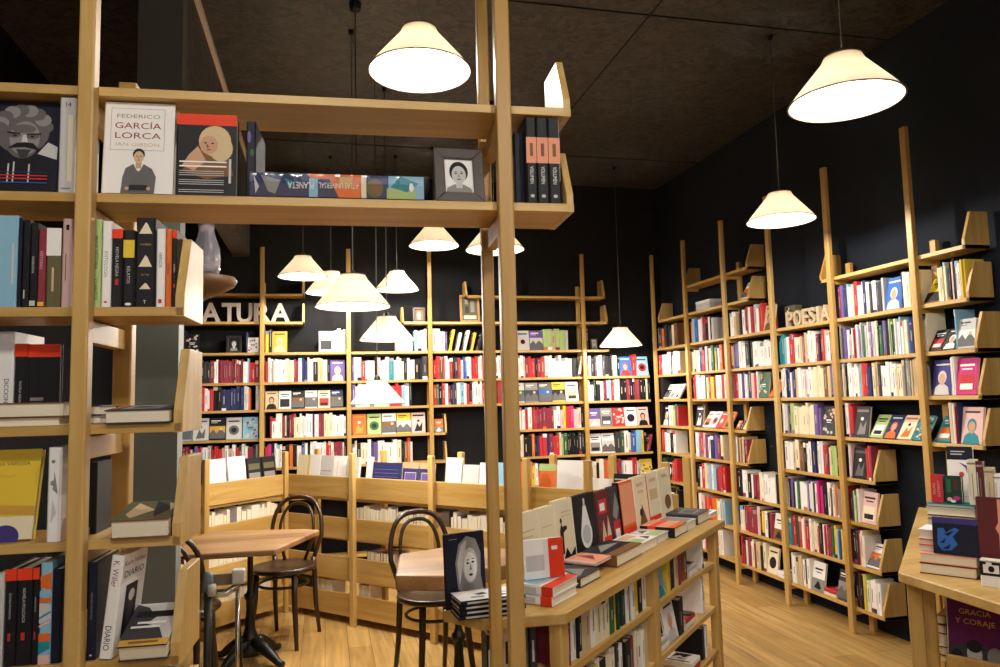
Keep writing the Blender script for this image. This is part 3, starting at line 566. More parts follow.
# shelf k=2
fface('book', -40, 33, 2, .195, 'y', 'yellow book leaning cover out at far left', t=.02, yl=.03, tilt=12, front=[('T', 'LAURA VARESSA', .55, .84, .045, 'D', .75), ('T', 'VERANO', .55, .7, .035, 'Y', .5), (rect(0, 0, 1, .25), 'c'), (circ(.62, .03, .2, .13), 'i'), ([(0, .3), (1, .26), (1, .36), (0, .4)], 'Y')])
fspine('book', 47, 61, 2, .2, 'w', 'white book with ink drawings beside the left tall post', d=.14, yl=.0, spine=[(circ(.4, .62, .2, .03, 7), 'a'), ([(.3, .2), (.7, .3), (.4, .45)], 's'), ([(.4, .55), (.8, .5), (.5, .75)], 'a'), (circ(.4, .85, .15, .02), 'a')])
fflat(110, 169, 2, .0, .04, .15, 'u', 'brown patterned book lying by the fourth-shelf bookend', yl=-.012, rise=8, front=[(rect(0, 0, 1, 1), 'D'), ([(.1, .2), (.5, .6), (.9, .3), (.7, .15)], 'e'), ([(.0, .5), (.4, .9), (.9, .7), (.5, .6)], 'k'), ([(.1, .75), (.3, .95), (.6, .9)], 'c')])
fspine('book', 90, 97, 2, .16, 'k', 'short black book beside the lying brown one', d=.1, yl=.08)
# shelf k=1
fspine('book', -8, 3, 1, .19, 's', 'pale grey book at the left edge beside red-topped black books', d=.14)
for a, b, lab in ((4, 15.5, 'black book with red top, left of three at bottom left'), (15.8, 31.5, 'black book with red top, middle of three at bottom left'), (31.8, 38.6, 'black book with red top, right of three at bottom left')):
    fspine('book', a, b, 1, .2, 'k', lab, spine=[(rect(0, .88, 1, 1), 'R'), ('V', 'NOVELA POLICIACA', .5, .62, .2, 's', .36), (rect(.35, .26, .6, .34), 'r')], group='red-topped black books')
fspine('book', 39, 51, 1, .21, 'l', 'book with blue orange and white patterned spine', spine=[([(0, .86), (1, .9), (1, .72), (.1, .75)], 'o'), (rect(0, .66, 1, .72), 'l'), (rect(0, .6, 1, .65), 'o'), ([(0, .4), (1, .44), (1, .58), (0, .6)], 's'), ([(0, .44), (1, .5), (1, .52), (0, .46)], 't'), ([(0, .36), (1, .4), (1, .43), (0, .38)], 'p'), (rect(0, .22, 1, .3), 'o'), ([(0, .1), (1, .15), (1, .22), (0, .22)], 't'), (rect(0, 0, 1, .09), 'p')])
fspine('book', 51.4, 62, 1, .195, 'B', 'dark navy book beside the patterned spine at bottom left', d=.14)
fspine('book', 86.5, 96.5, 1, .205, 'B', 'dark navy book left of the white DIARIO book', d=.14, spine=[('V', 'MEMORIAS DE UN VIAJE', .5, .55, .2, 'a', .6), (circ(.5, .05, .15, .01, 8), 's')])
zz = FZ[1]; p = fg(100, 655, 0)
M = MF @ Matrix.Translation((fg(98.5, 654, 0).x, .0, zz+.006)) @ Matrix.Rotation(radians(6), 4, 'Y') @ Matrix.Rotation(radians(-7), 4, 'Z') @ Matrix.Translation((.013, 0, 0))
special_book('book', M, .026, .215, .125, 'w', 'white book titled DIARIO turned beside a dark navy spine', 'books in the front bookcase',
    spine=[('V', 'K. Willer', .5, .82, .5, 'd', .26), ('V', 'DIARIO', .5, .2, .5, 'k', .24)], front=[('T', 'Kurt Willer', .5, .91, .05, 'd', .85, 1), ('T', 'DIARIO', .5, .8, .07, 'k', .8, 1), (rect(.25, .15, .72, .68), 'k'), (rect(.4, .18, .6, .5), 'K'), (circ(.5, .56, .12, .06), 's')])
fflat(118, 168, 1, .0, .036, .15, 'K', 'thick book lying by the lowest bookend with mountain photograph and yellow band', yl=-.02, rise=20,
    front=[(rect(0, 0, 1, 1), 's'), ([(0, .0), (1, .0), (1, .95), (.6, .7), (.5, .4), (.35, .55), (.1, .3)], 'K'), (rect(.2, .1, .35, .9), 'k'), (rect(.45, .2, .5, .8), 'w'), (rect(.55, .1, .6, .7), 'w'), (rect(.86, 0, 1, 1), 'Y'), (rect(.9, .2, .95, .8), 'u')])

# ------------------------------------------------------------------ low chevron bookcases of the reading corner
PC = Vector((-.27, 5.76))
def low_run(name, O, rz, L, posts, lab, spec_rows, grp, dep=.26, z0=.05):
    e = empty(name, (O[0], O[1], 0), rz, lab, 'bookcase'); M = TR(O[0], O[1], 0, rz)
    for x in posts: post(e, x, -.034, 0, 1.155, w=.04, d=.034); post(e, x, dep+.02, 0, 1.155, w=.04, d=.034)
    for a, b in ((.05, .20), (.29, .445), (.565, .71), (.845, .99)):
        q = MB(); q.box((0, 0, a), (L, .02, b), WX); q.build('rail', e, bevel=.002)
    for z in (.845, .575, .30, .07): board(e, 0, L, z, dep, y0=.02, nm='shelf_board')
    for z, spec, sd, hm in spec_rows:
        wh = {.575: 'middle shelf', .30: 'lower shelf', .07: 'bottom shelf'}[z]
        fill_row(M @ Matrix.Translation((0, 0, z+.0005)), .03, min(L, 2.62)-.03, spec, f'{wh}, {grp}, page edges outward', f'reversed books on {wh}, {grp}', seed=sd, hmax=hm, hmin=.19, dep=.15, ystart=.025, rev=True)
    return e, M
lr_e, lr_M = low_run('low_bookcase', (PC.x-.70*.95, PC.y-.714*.95), radians(45.6), .915, (.235,), 'low oak bookcase behind the cafe table, left arm of the corner', 
    [(.575, 'cwkwcwwccscwwccw wkcwwcwccwc', 31, .23), (.30, 'wcsdkwwcvwcwwscwwcnwcwwc', 32, .23), (.07, 'wcsnkwdwcwwscvwcww', 33, .2)], 'left low bookcase')
rr_e, rr_M = low_run('low_bookcase', (PC.x, PC.y), radians(-47.3), 3.0, (.0, .69, 1.39, 2.1, 2.5, 2.95), 'long low oak bookcase running from the corner towards the counter', 
    [(.575, '            wkccwwwccwwkcwwddnwcws  kwnswwcswpkwcwpwwscw swwcwkwcsww', 34, .23), (.30, '    =o      kwdrkws  [lw] twcwsdwkc  wcw dwscwkwws  wcwwk', 35, .2), (.07, 'wk   wdcw    ww', 36, .2)], 'right low bookcase')
def low_face(M, x, w, h, col, lab, acts=(), t=.02, y=.045, tilt=8, z=.849, spec_front=()):
    m = M @ Matrix.Translation((x, y, z)) @ Matrix.Rotation(-radians(tilt), 4, 'X') @ TR(0, t/2, 0, -pi/2)
    special_book('book', m, t, h, w, col, lab, 'books standing on the low bookcases', front=acts)
LF = [(lr_M, .27, .055, .285, 'k', 'black book standing on left low bookcase beside its post', ()), (lr_M, .31+.02, .135, .295, 'w', 'white back cover with black edge on left low bookcase', [(rect(.02, .02, .98, .98), 'w'), (rect(.15, .5, .85, .51), 's'), (rect(.15, .4, .8, .41), 's')]),
      (lr_M, .485, .15, .3, 'w', 'wide white back cover second on left low bookcase', ()), (lr_M, .65, .125, .28, 'k', 'black back cover with grey text block on left low bookcase, left of two', [(rect(.1, .15, .88, .62), 'a'), (rect(.1, .7, .88, .85), 'D')]), (lr_M, .785, .125, .28, 'k', 'black back cover with grey text block on left low bookcase, right of two', [(rect(.1, .15, .88, .62), 'a'), (rect(.1, .7, .88, .85), 'D')]),
      (rr_M, .03, .11, .28, 'c', 'cream back cover beside the corner post', ()), (rr_M, .145, .13, .285, 'w', 'white back cover with yellow strip beside the corner post', [(rect(0, 0, .14, 1), 'y')]), (rr_M, .28, .13, .28, 's', 'pale grey back cover on right low bookcase', [(rect(.1, .6, .9, .62), 'a')]), (rr_M, .415, .12, .28, 'w', 'white back cover left of second post on right low bookcase', [(rect(.3, .5, .32, .9), 'r')]), (rr_M, .54, .125, .275, 's', 'pale bluish back cover touching the second post on right low bookcase', ()),
      (rr_M, .735, .05, .28, 'w', 'narrow white book right of second post on right low bookcase', ()), (rr_M, .795, .265, .245, 'n', 'wide navy book with lines of text on right low bookcase', [(rect(.08, v, .9, v+.02), 'v') for v in (.8, .7, .6, .5, .4)]), (rr_M, 1.07, .14, .25, 'n', 'navy book under orange band, left of two on right low bookcase', [(rect(0, .85, 1, 1), 'O'), (rect(.15, .4, .85, .75), 's'), (rect(.18, .42, .82, .73), 'v')]), (rr_M, 1.215, .125, .25, 'n', 'navy book under orange band, right of two on right low bookcase', [(rect(0, .85, 1, 1), 'O'), (rect(.15, .4, .85, .75), 's'), (rect(.18, .42, .82, .73), 'v')]),
      (rr_M, 1.43, .13, .29, 'w', 'large white back cover right of third post', [(rect(.2, .2, .8, .22), 's')]), (rr_M, 1.57, .125, .25, 's', 'short white grey back cover with small stamp near tall post', [(rect(.6, .4, .75, .55), 'a')]), (rr_M, 1.70, .125, .265, 'w', 'white back cover beside the tall front posts', ()), (rr_M, 1.835, .11, .27, 'l', 'light blue back cover glimpsed between the tall front posts', ()), (rr_M, 1.95, .12, .28, 'o', 'orange and white back cover left of the fourth post', [(rect(0, 0, 1, .45), 'w'), (rect(.1, .5, .4, .8), 'u')]), (rr_M, 2.13, .11, .27, 'o', 'orange topped back cover right of the fourth post', [(rect(0, 0, 1, .35), 'w'), (rect(0, .85, 1, 1), 'G')]), (rr_M, 2.25, .17, .295, 'w', 'big white back cover right of the fourth post', ())]
LF += [(rr_M, 2.47, .13, .2, 'w', 'white book with lilac lower half beyond the counter', [(rect(0, 0, 1, .55), 'v')]), (rr_M, 2.61, .15, .23, 'k', 'black book with square white picture beyond the counter', [(rect(.05, .05, .6, .7), 'w'), ([(.2, .1), (.35, .5), (.5, .1)], 'v'), (rect(.05, .85, .6, .88), 's')]), (rr_M, 2.77, .12, .2, 'n', 'dark violet book right of the black one beyond the counter', [(rect(.05, .7, .9, .74), 'v')])]
for M_, x, w, h, c, lab, it in LF: low_face(M_, x, w, h, c, lab, it)
# ------------------------------------------------------------------ display counter (45 degrees)
CN = (.656, 2.036); CA = atan2(.7129, .7013); CL = 1.72; CW = .33; CZ = .9
ce = empty('display_counter', (CN[0], CN[1], 0), CA, 'long narrow oak display counter set diagonally, covered with books', 'counter'); MC = TR(CN[0], CN[1], 0, CA)
q = MB(); q.prism([(0, 0), (CL, 0), (CL-.12, CW), (-.13, CW), (-.155, .18)], CZ-.032, CZ, WX); q.build('worktop', ce, bevel=.004)
for u, v in ((.03, .02), (.8, .02), (1.63, .02), (.03, .25), (.8, .25), (1.5, .25)):
    q = MB(); q.box((u-.024, v, 0), (u+.024, v+.04, CZ-.032), WZ); q.build('post', ce, bevel=.004)
for z in (.722, .525, .33, .13):
    board(ce, .055, .776, z, .25, y0=.03); board(ce, .824, 1.606, z, .25, y0=.03)
    for u in (.03, .8, 1.6): crossbar(ce, u, z-.0, .06, .25, h=.03, th=.026)
q = MB(); q.prism([(-.005, .04), (-.005, .25), (-.2, .25), (-.17, .19)], .70-.022, .70, WX); q.build('end_shelf', ce, bevel=.002)
q = MB(); q.prism([(-.005, .06), (-.03, .075), (-.17, .21), (-.19, .25), (-.155, .25), (-.005, .1)], .63, .66, WX); q.build('end_rail', ce, bevel=.002)
CB = [(.722, .07, .765, 'dwwkeewcccgyqqqwkwyykw', 'upper shelf, near bay of counter', 41, .14, .12), (.525, .07, .765, 'kknwrryywkccwKwkkdcwwe', 'second shelf, near bay of counter', 42, .155, .13),
      (.722, .84, 1.58, '[lt]ykkeddu=s w', 'upper shelf, far bay of counter', 43, .14, .12), (.525, .84, 1.58, '=s[ws]kk=r  w', 'second shelf, far bay of counter', 44, .155, .13), (.33, .84, 1.58, '=k =s =w kw', 'third shelf, far bay of counter', 45, .15, .12), (.33, .07, .765, 'wkcdwwkywrncwkws', 'third shelf, near bay of counter', 46, .15, .13), (.13, .84, 1.58, '=n=l  wkcw', 'bottom shelf, far bay of counter', 47, .15, .12)]
for z, a, b, s, wh, sd, hm, hn in CB: fill_row(MC @ Matrix.Translation((0, .035, z+.0005)), a, b, s, wh, 'books on the '+wh, seed=sd, hmax=hm, hmin=hn, dep=.14)
# books under the near end
MEnd = TR(.45, 2.115, .7005, 0)
def cflat(px, py, zb, t, w, dpt, col, label, rz=0, **kw):
    """flat book whose nearest corner is under the pixel; w runs along +u, dpt into the counter"""
    p = at(px, py, 2, zb+t/2); l = MC.inverted() @ p
    M = MC @ Matrix.Translation((l.x+w, l.y+dpt, zb+t/2+.0006)) @ Matrix.Rotation(rz, 4, 'Z') @ Matrix.Rotation(pi, 4, 'Z') @ Matrix.Rotation(-pi/2, 4, 'Y')
    M = MC @ Matrix.Translation((l.x, l.y+dpt, zb+t/2+.0006)) @ Matrix.Rotation(rz, 4, 'Z') @ Matrix.Rotation(pi, 4, 'Z') @ Matrix.Rotation(-pi/2, 4, 'Y')
    return special_book('book', M, t, w, dpt, col, label, group='books on the display counter', **kw)
def cstand(px, py, w, h, col, label, v=.2, t=.03, tilt=8, rz=0, **kw):
    """cover faces the aisle; lower left corner under the pixel, at depth v on the counter"""
    d = ray(px, py); n = MC.to_3x3() @ Vector((0, 1, 0)); o = MC @ Vector((0, v, 0)); s = (o-CAM).dot(n)/d.dot(n); l = MC.inverted() @ (CAM+d*s)
    M = MC @ Matrix.Translation((l.x, v, kw.pop('z', CZ)+.001)) @ Matrix.Rotation(rz, 4, 'Z') @ Matrix.Rotation(-radians(tilt), 4, 'X') @ TR(0, t/2, 0, -pi/2)
    return special_book('book', M, t, h, w, col, label, group='books on the display counter', **kw)
for i, (c, w, h) in enumerate((('k', .012, .13), ('w', .018, .15), ('e', .022, .155), ('c', .02, .15), ('D', .018, .14), ('K', .016, .15))):
    x = .455+i*.026; t = w+.004
    special_book('book', TR(x, 2.13, .7005), t, h, .075, c, f"{PALETTE[c][0]} book, {ordn(i)} from left under the near end of the counter", 'books under the counter end', spine=[(rect(.3, .3, .6, .7), 'k' if c in LIGHTS else 's')])
# near end: woman's portrait book and its pile
WOM = [(rect(0, 0, 1, 1), 'B'), ([(.3, .25), (.25, .6), (.35, .85), (.55, .95), (.78, .9), (.9, .7), (.88, .4), (.95, .15), (.75, .2), (.5, .15)], 'a'), ([(.34, .3), (.3, .6), (.4, .83), (.55, .9), (.5, .7), (.42, .5)], 's'), (circ(.62, .55, .19, .24), 's'), (circ(.62, .53, .16, .2), 'w'), (circ(.56, .58, .035, .015, 8), 'k'), (circ(.69, .59, .035, .015, 8), 'k'), ([(.63, .58), (.66, .48), (.6, .485)], 'a'), (circ(.63, .42, .05, .018, 10), 'K'), (rect(.53, .62, .6, .63), 'K'), (rect(.66, .63, .73, .64), 'K'), (rect(.1, .92, .3, .93), 'a'), (rect(.55, .2, .95, .212), 's'), (rect(.5, .15, .9, .16), 's'), (rect(.55, .1, .92, .11), 's')]
pw = at(449, 611, 2, CZ)
for i in range(4):
    cv = [(rect(.0, 0, 1, 1), 'w'), ([(.2, .2), (.35, .3), (.3, .45), (.15, .4)], 'K'), ([(.45, .15), (.6, .25), (.5, .4)], 'a'), ([(.5, .5), (.7, .55), (.6, .7), (.45, .65)], 'K'), ([(.2, .6), (.3, .6), (.35, .8), (.2, .8)], 'a')] if i == 3 else []
    special_book('book', M_flat((.545+.003*(i % 2), 2.064, CZ+.0006+.0068*2*(i+.5)), radians(4+i)), .0132, .19, .1, 'B', f"navy and white paperback, {['lowest','second from bottom','third from bottom','topmost'][i]} of the pile beside the woman portrait", 'pile of navy paperbacks', front=cv, spine=[(rect(.3, .1, .7, .9), 's')])
p0 = at(446, 614, 1, 2.168)
special_book('book', M_face((p0.x, 2.168, CZ+.0018), radians(17), radians(3)), .014, .21, .13, 'B', 'dark navy book standing with a pale woman portrait on its cover', 'books on the display counter', front=WOM)
# orange and white pair with a standing copy behind
OW = [(rect(0, 0, .62, 1), 'w'), (rect(.05, .2, .5, .6), 's'), (rect(.62, 0, 1, 1), 'R'), (rect(.7, .7, .85, .8), 'w')]
def cpix(px, py, z=CZ): return MC.inverted() @ at(px, py, 2, z)
def cacross(px0, py0, px1, py1, zb, t, hh, col, label, rz=0, grp='books on the display counter', **kw):
    """lies across the counter: tail edge to the aisle, spine to the near end"""
    a = cpix(px0, py0); b = cpix(px1, py1)
    M = MC @ Matrix.Translation((a.x, max(.006, a.y), zb+t/2+.0006)) @ Matrix.Rotation(-pi/2+rz, 4, 'Z') @ Matrix.Rotation(-pi/2, 4, 'Y')
    return special_book('book', M, t, min(hh, .222-max(.006, a.y)), b.x-a.x, col, label, grp, **kw)
PRF = [(rect(0, .3, 1, .85), 's'), (rect(.1, .4, .5, .75), 'l'), (rect(0, .0, 1, .24), 'R')]
for i, lab in ((0, 'white and orange book, lower of the two lying at the counter corner'), (1, 'white and orange book, upper of the two lying at the counter corner')):
    cacross(552+i*1.2, 607.5-i*.6, 577+i*1.2, 593.5-i*.6, CZ+i*.0268, .026, .155, 'w', lab, grp='orange and white books', front=PRF, spine=[(rect(0, 0, 1, .24), 'R'), (rect(.2, .35, .8, .8), 's')])
cacross(580.5, 588.5, 601, 577.5, CZ, .03, .17, 'K', 'dark grey book lying beside the orange and white pair', front=[([(.2, .1), (.8, .3), (.6, .8)], 'a'), ([(.1, .6), (.5, .9), (.3, .4)], 's')])
cacross(596, 576, 615, 566, CZ+.031, .01, .18, 'p', 'salmon covered thin book lying third along the counter edge', front=[(rect(.1, 0, .9, 1), 'O'), ([(.3, .2), (.7, .5), (.5, .9)], 'd')])
cacross(617, 568, 640, 554, CZ, .042, .19, 'u', 'black and brown book lying before the pear cover', front=[(rect(0, 0, 1, .3), 'u'), (rect(0, .3, 1, 1), 'k'), ([(.1, .5), (.5, .9), (.9, .6)], 'a')])
cacross(641, 553.5, 657, 544.5, CZ, .034, .19, 'w', 'white and green book lying in the middle of the counter', front=[(rect(.1, .1, .5, .5), 'G'), (rect(.2, .55, .8, .9), 'e'), ([(.6, .1), (.9, .2), (.8, .5)], 'K')])
cacross(658, 544, 668, 538, CZ, .03, .19, 's', 'pale magazine lying beside the white and green book', front=[(rect(.1, .1, .9, .4), 'G'), (rect(.2, .5, .6, .9), 'w'), ([(.2, .6), (.5, .9), (.7, .6)], 'u')])
cacross(675, 538.5, 687, 531.5, CZ, .042, .2, 'k', 'black book with orange cover and band lying across the counter', front=[(rect(.0, .0, 1, 1), 'O'), (rect(0, 0, 1, .2), 'o'), (rect(0, .55, 1, .75), 'R')], spine=[(rect(0, .55, 1, .78), 'R')])
cacross(688.5, 531, 696.5, 526.5, CZ, .036, .2, 's', 'pale grey book lying between the black books near counter end', front=[(rect(.1, .1, .9, .9), 'a')])
cacross(698, 525.5, 709, 519, CZ, .046, .21, 'K', 'thick charcoal book lying near the far end of the counter', front=[(rect(.2, .2, .8, .7), 'a'), (rect(.25, .25, .75, .65), 'K')])
cacross(710.5, 518.5, 717, 514.5, CZ, .022, .18, 'w', 'white book lying at the far end of the counter', front=[(rect(.1, .1, .8, .8), 'a')])
# standing row at the back
ST = [(521, 558, .125, .195, 'c', 'cream book with bare red branches standing left of two more cream ones', .27, .028, [([(.6, .0), (.64, .0), (.8, .4), (.77, .4)], 'x'), ([(.66, .15), (.95, .5), (.93, .52)], 'x'), ([(.4, .0), (.66, .12), (.64, .16)], 'R'), (rect(.1, .72, .8, .74), 'e'), (rect(.1, .64, .7, .655), 'e'), (rect(.1, .56, .75, .575), 'e')]),
      (545, 552, .12, .195, 'c', 'cream book with a dark town along its foot', .272, .025, [([(.1, 0), (.1, .12), (.3, .06), (.4, .2), (.5, .08), (.7, .16), (.9, .05), (.95, 0)], 'k'), (rect(.15, .7, .8, .715), 'e')]),
      (564, 546, .135, .21, 'c', 'cream book with a black figure standing on rocks', .274, .028, [([(.0, 0), (.1, .2), (.3, .12), (.5, .28), (.7, .15), (1, .25), (1, 0)], 'k'), ([(.2, .2), (.36, .2), (.4, .5), (.32, .66), (.2, .55)], 'k'), (circ(.3, .69, .06, .04, 10), 'k'), ([(.35, .5), (.62, .55), (.6, .6), (.36, .6)], 'k'), (rect(.35, .8, .9, .815), 'e'), (rect(.35, .74, .85, .752), 'e')]),
      (583, 536, .15, .24, 'k', 'black book with a glowing white pear shape on its cover', .272, .03, [(circ(.5, .36, .25, .22), 'w'), ([(.3, .5), (.44, .82), (.56, .82), (.7, .5)], 'w'), (rect(.46, .8, .54, .93), 's'), (circ(.5, .36, .18, .15), 's'), ([(0, 0), (1, 0), (1, .14), (0, .06)], 'K')]),
      (606, 525, .15, .225, 'x', 'dark red collage book standing right of the pear cover', .275, .02, [(rect(.15, .6, .75, .85), 'r'), (rect(.25, .65, .6, .78), 'w'), ([(.2, .1), (.4, .5), (.55, .2)], 'e'), ([(.55, .1), (.75, .55), (.9, .2)], 'p'), (rect(.35, .02, .9, .2), 'R')]),
      (628, 517, .1, .225, 'K', 'black and white photo book with red block standing mid row', .275, .02, [([(.1, .5), (.6, .9), (.9, .6), (.5, .4)], 'a'), (rect(.1, .15, .9, .4), 'r'), (rect(.25, .02, .75, .25), 'w')])]
def crow(px0, px1, h, col, lab, v=.235, t=.02, tilt=5, rz=0, **kw):
    def loc(px):
        d = ray(px, 540); n = MC.to_3x3() @ Vector((0, 1, 0)); o = MC @ Vector((0, v, 0)); k = (o-CAM).dot(n)/d.dot(n); return MC.inverted() @ (CAM+d*k)
    a, b = loc(px0), loc(px1)
    M = MC @ Matrix.Translation((a.x, v, CZ+.001+t*sin(radians(tilt)))) @ Matrix.Rotation(rz, 4, 'Z') @ Matrix.Rotation(-radians(tilt), 4, 'X') @ TR(0, t/2, 0, -pi/2)
    return special_book('book', M, t, h, b.x-a.x-.004, col, lab, 'books on the display counter', **kw)
WID = [(521, 543, .226), (543.5, 559, .226), (559.5, 577, .235), (577.5, 600, .232), (600.5, 614.5, .226), (615, 624, .228)]
for (px, py, w, h, c, lab, v, t, its), (a_, b_, hh) in zip(ST, WID): crow(a_, b_, hh, c, lab, v=.24, front=its, spine=[(rect(0, 0, 1, 1), 'w')] if c == 'k' else ())
crow(625, 638.5, .238, 'o', 'black-spined orange book standing left of red-lettered white ones', v=.23, t=.03, spine=[(rect(0, 0, 1, 1), 'k')], front=[(rect(.05, .25, .95, .95), 'O'), (rect(.0, .0, 1, .2), 'R')])
crow(639, 652, .242, 'c', 'white book with red title standing beside the orange one', v=.232, front=[('T', 'RELATOS', .5, .85, .06, 'r', .8), ('T', 'DEL SUR', .5, .72, .05, 'r', .8), ([(.2, .1), (.5, .5), (.8, .15)], 'u'), (circ(.4, .35, .12, .07), 'k')])
crow(652.5, 663.5, .242, 'c', 'cream book with red title over an orange base', v=.234, front=[('T', 'CUENTOS', .5, .86, .06, 'r', .8), (rect(.15, .5, .85, .7), 'e'), (rect(0, 0, 1, .2), 'R')], spine=[(rect(0, 0, 1, 1), 'r')])
crow(664, 676, .245, 'c', 'last cream book in the standing row at the counter end', v=.236, front=[('T', 'POEMAS', .5, .86, .06, 'r', .8), (circ(.6, .35, .25, .14), 'u')])
p_ = cpix(571, 584); a_ = cpix(530, 580)
special_book('book', MC @ Matrix.Translation((.07, .168, CZ+.0565)) @ Matrix.Rotation(radians(-36), 4, 'Z') @ Matrix.Rotation(-radians(5), 4, 'X') @ TR(0, .011, 0, -pi/2), .02, .115, .135, 'w', 'white book with broad orange stripe standing upright on the lying orange pair', 'books on the display counter', front=OW)
# ------------------------------------------------------------------ display table on the right
te = empty('display_table', (1.841, 2.137, 0), 0, 'oak display table at the right edge piled with books', 'table')
o_ = (1.841, 2.137)
q = MB(); q.prism([(x-o_[0], y-o_[1]) for x, y in ((1.825, 1.74), (2.0, 1.57), (3.12, 2.69), (3.12, 2.9), (2.95, 3.25), (1.841, 2.137))], .868, .9, wood('oak_grain_diagonal', 0, *OAK)); q.build('tabletop', te, bevel=.004)
for x, y in ((1.893, 2.128), (1.985, 2.175), (2.06, 1.68), (2.85, 3.0), (3.0, 2.75)):
    q = MB(); q.T = TR(x-o_[0], y-o_[1], 0, radians(45)); q.box((-.022, -.022, 0), (.022, .022, .868), WZ); q.build('leg', te, bevel=.004)
q = MB(); q.prism([(x-o_[0], y-o_[1]) for x, y in ((1.89, 1.86), (2.08, 1.72), (3.0, 2.67), (2.87, 2.98), (1.99, 2.10))], .555, .577, WX); q.build('shelf', te, bevel=.003)
TZ = .9; TA = atan2(-.83, .556); MT = TR(1.896, 2.103, 0, TA)
q = MB(); q.T = TR(1.841, 2.137, 0).inverted() @ MT; q.box((.055, .012, .578), (.30, .028, .65), WX); q.build('shelf_lip', te, bevel=.002)
def tpt(px, py, yl):
    d = ray(px, py); n = MT.to_3x3() @ Vector((0, 1, 0)); o = MT @ Vector((0, yl, 0)); k = (o-CAM).dot(n)/d.dot(n); return MT.inverted() @ (CAM+d*k)
GT = 'books piled on the display table'
def tflat(px0, px1, py, yl, z, t, dpt, col, lab, rz=0, **kw):
    a = tpt(px0, py, yl); b = tpt(px1, py, yl)
    return special_book('book', MT @ Matrix.Translation((a.x, yl+dpt, z+t/2+.0006)) @ Matrix.Rotation(pi+rz, 4, 'Z') @ Matrix.Rotation(-pi/2, 4, 'Y'), t, b.x-a.x, dpt, col, lab, GT, **kw)
def tface(px0, px1, hh, yl, z, col, lab, t=.02, tilt=4, grp=GT, **kw):
    v = pix(MT @ Vector((.1, yl, z+hh/2)))[1]; a = tpt(px0, v, yl); b = tpt(px1, v, yl)
    return special_book('book', MT @ Matrix.Translation((a.x, yl, z+.001+t*sin(radians(tilt)))) @ Matrix.Rotation(-radians(tilt), 4, 'X') @ TR(0, t/2, 0, -pi/2), t, hh, b.x-a.x, col, lab, grp, **kw)
tflat(920, 977, 572, 0, TZ, .034, .15, 'x', 'thick white-paged book lying at the bottom of the near pile')
tflat(920, 977, 560, .004, TZ+.035, .03, .145, 'O', 'salmon and brown book lying second in the near pile')
z = TZ+.066
for c, t, lab in (('s', .018, 'pale magazine lying left of the dark blue cover'), ('R', .02, 'red edged book lying left of the dark blue cover'), ('w', .03, 'white book topmost left of the dark blue cover')):
    tflat(919, 940, 545, .034, z, t, .11, c, lab); z += t+.001
tface(932.5, 978, .115, .008, TZ+.066, 'i', 'dark blue book with glowing blue hand leaning on the near pile', t=.014, tilt=4, front=[(rect(0, 0, 1, .85), 'B'), (rect(0, .85, 1, 1), 'i'), ([(.1, .25), (.12, .7), (.25, .72), (.3, .6), (.5, .75), (.6, .7), (.45, .5), (.55, .3), (.4, .12), (.2, .1)], 'b'), ([(.15, .3), (.3, .45), (.25, .3)], 'B'), ([(.25, .55), (.5, .68), (.35, .5)], 'B'), ([(.2, .15), (.4, .3), (.35, .15)], 'B')])
z = TZ; yl = .19
for a, b, t, c, lab in ((929, 976, .045, 'K', 'dark book at the bottom of the rear pile'), (929, 976, .04, 'n', 'navy edged book second from bottom of the rear pile'), (928, 976, .03, 'p', 'pink and white book third from bottom of the rear pile'), (927, 976, .03, 'e', 'cream and orange book in the middle of the rear pile'), (928, 976, .014, 'k', 'thin black edged book near the top of the rear pile'), (927, 976, .026, 'c', 'cream book near the top of the rear pile'), (928, 976, .012, 't', 'thin teal book topmost of the rear pile')):
    tflat(a, b, 520, yl, z, t, .16, c, lab); z += t+.001
zt = z
tface(930.5, 943, .095, yl+.006, zt, 'r', 'small red book standing upright on the rear pile', t=.03, tilt=2, front=[('V', 'TEATRO', .3, .5, .2, 'p', .7), ('V', 'COMPLETO', .65, .5, .2, 'p', .8)])
tface(944, 961.5, .092, yl+.008, zt, 'q', 'dark green floral book standing beside the small red one', t=.03, tilt=2, front=[(rect(.15, .4, .4, .9), 'g'), (rect(.55, .5, .8, .9), 'x'), (circ(.3, .15, .15, .07), 'p'), (circ(.7, .2, .2, .08), 'm'), (circ(.5, .08, .15, .05), 'w')])
tface(947, 973, .19, yl+.05, zt, 'w', 'tall white book with black top and red dot at the back', t=.018, tilt=6, front=[(rect(0, .76, 1, 1), 'B'), (rect(.15, .9, .7, .92), 's'), (rect(.15, .85, .6, .87), 's'), (circ(.55, .5, .1, .045), 'r'), ([(.45, .72), (.7, .62), (.8, .48), (.85, .46), (.76, .66)], 'v'), (rect(.1, .1, .9, .11), 's')])
z = TZ
for t, c, lab in ((.06, 'k', 'thick black book lying lowest behind the maroon cover'), (.06, 'x', 'thick maroon book lying behind the maroon cover'), (.05, 'K', 'thick dark grey book lying topmost behind the maroon cover')):
    tflat(978, 1025, 530, .17, z, t, .17, c, lab); z += t+.001
for a, b, hh, c, lab in ((968, 976.5, .15, 'c', 'cream book standing in the tall back cluster, leftmost'), (977, 984, .145, 'x', 'maroon edged book standing in the tall back cluster'), (984.5, 994, .125, 'e', 'beige book standing in the tall back cluster'), (994.5, 1006, .105, 'w', 'white book standing at the right frame edge')):
    tface(a, b, hh+(zt-z if a > 975 else 0), yl+.008, zt if a < 975 else z, c, lab, t=.05, tilt=1, front=[(rect(.1, .2, .25, .8), 's'), (rect(.5, .1, .6, .7), 'a'), (rect(.0, .9, 1, .94), 'a')])
tflat(981, 1030, 575, .0, TZ, .03, .14, 'x', 'maroon paged book lying under the standing maroon book')
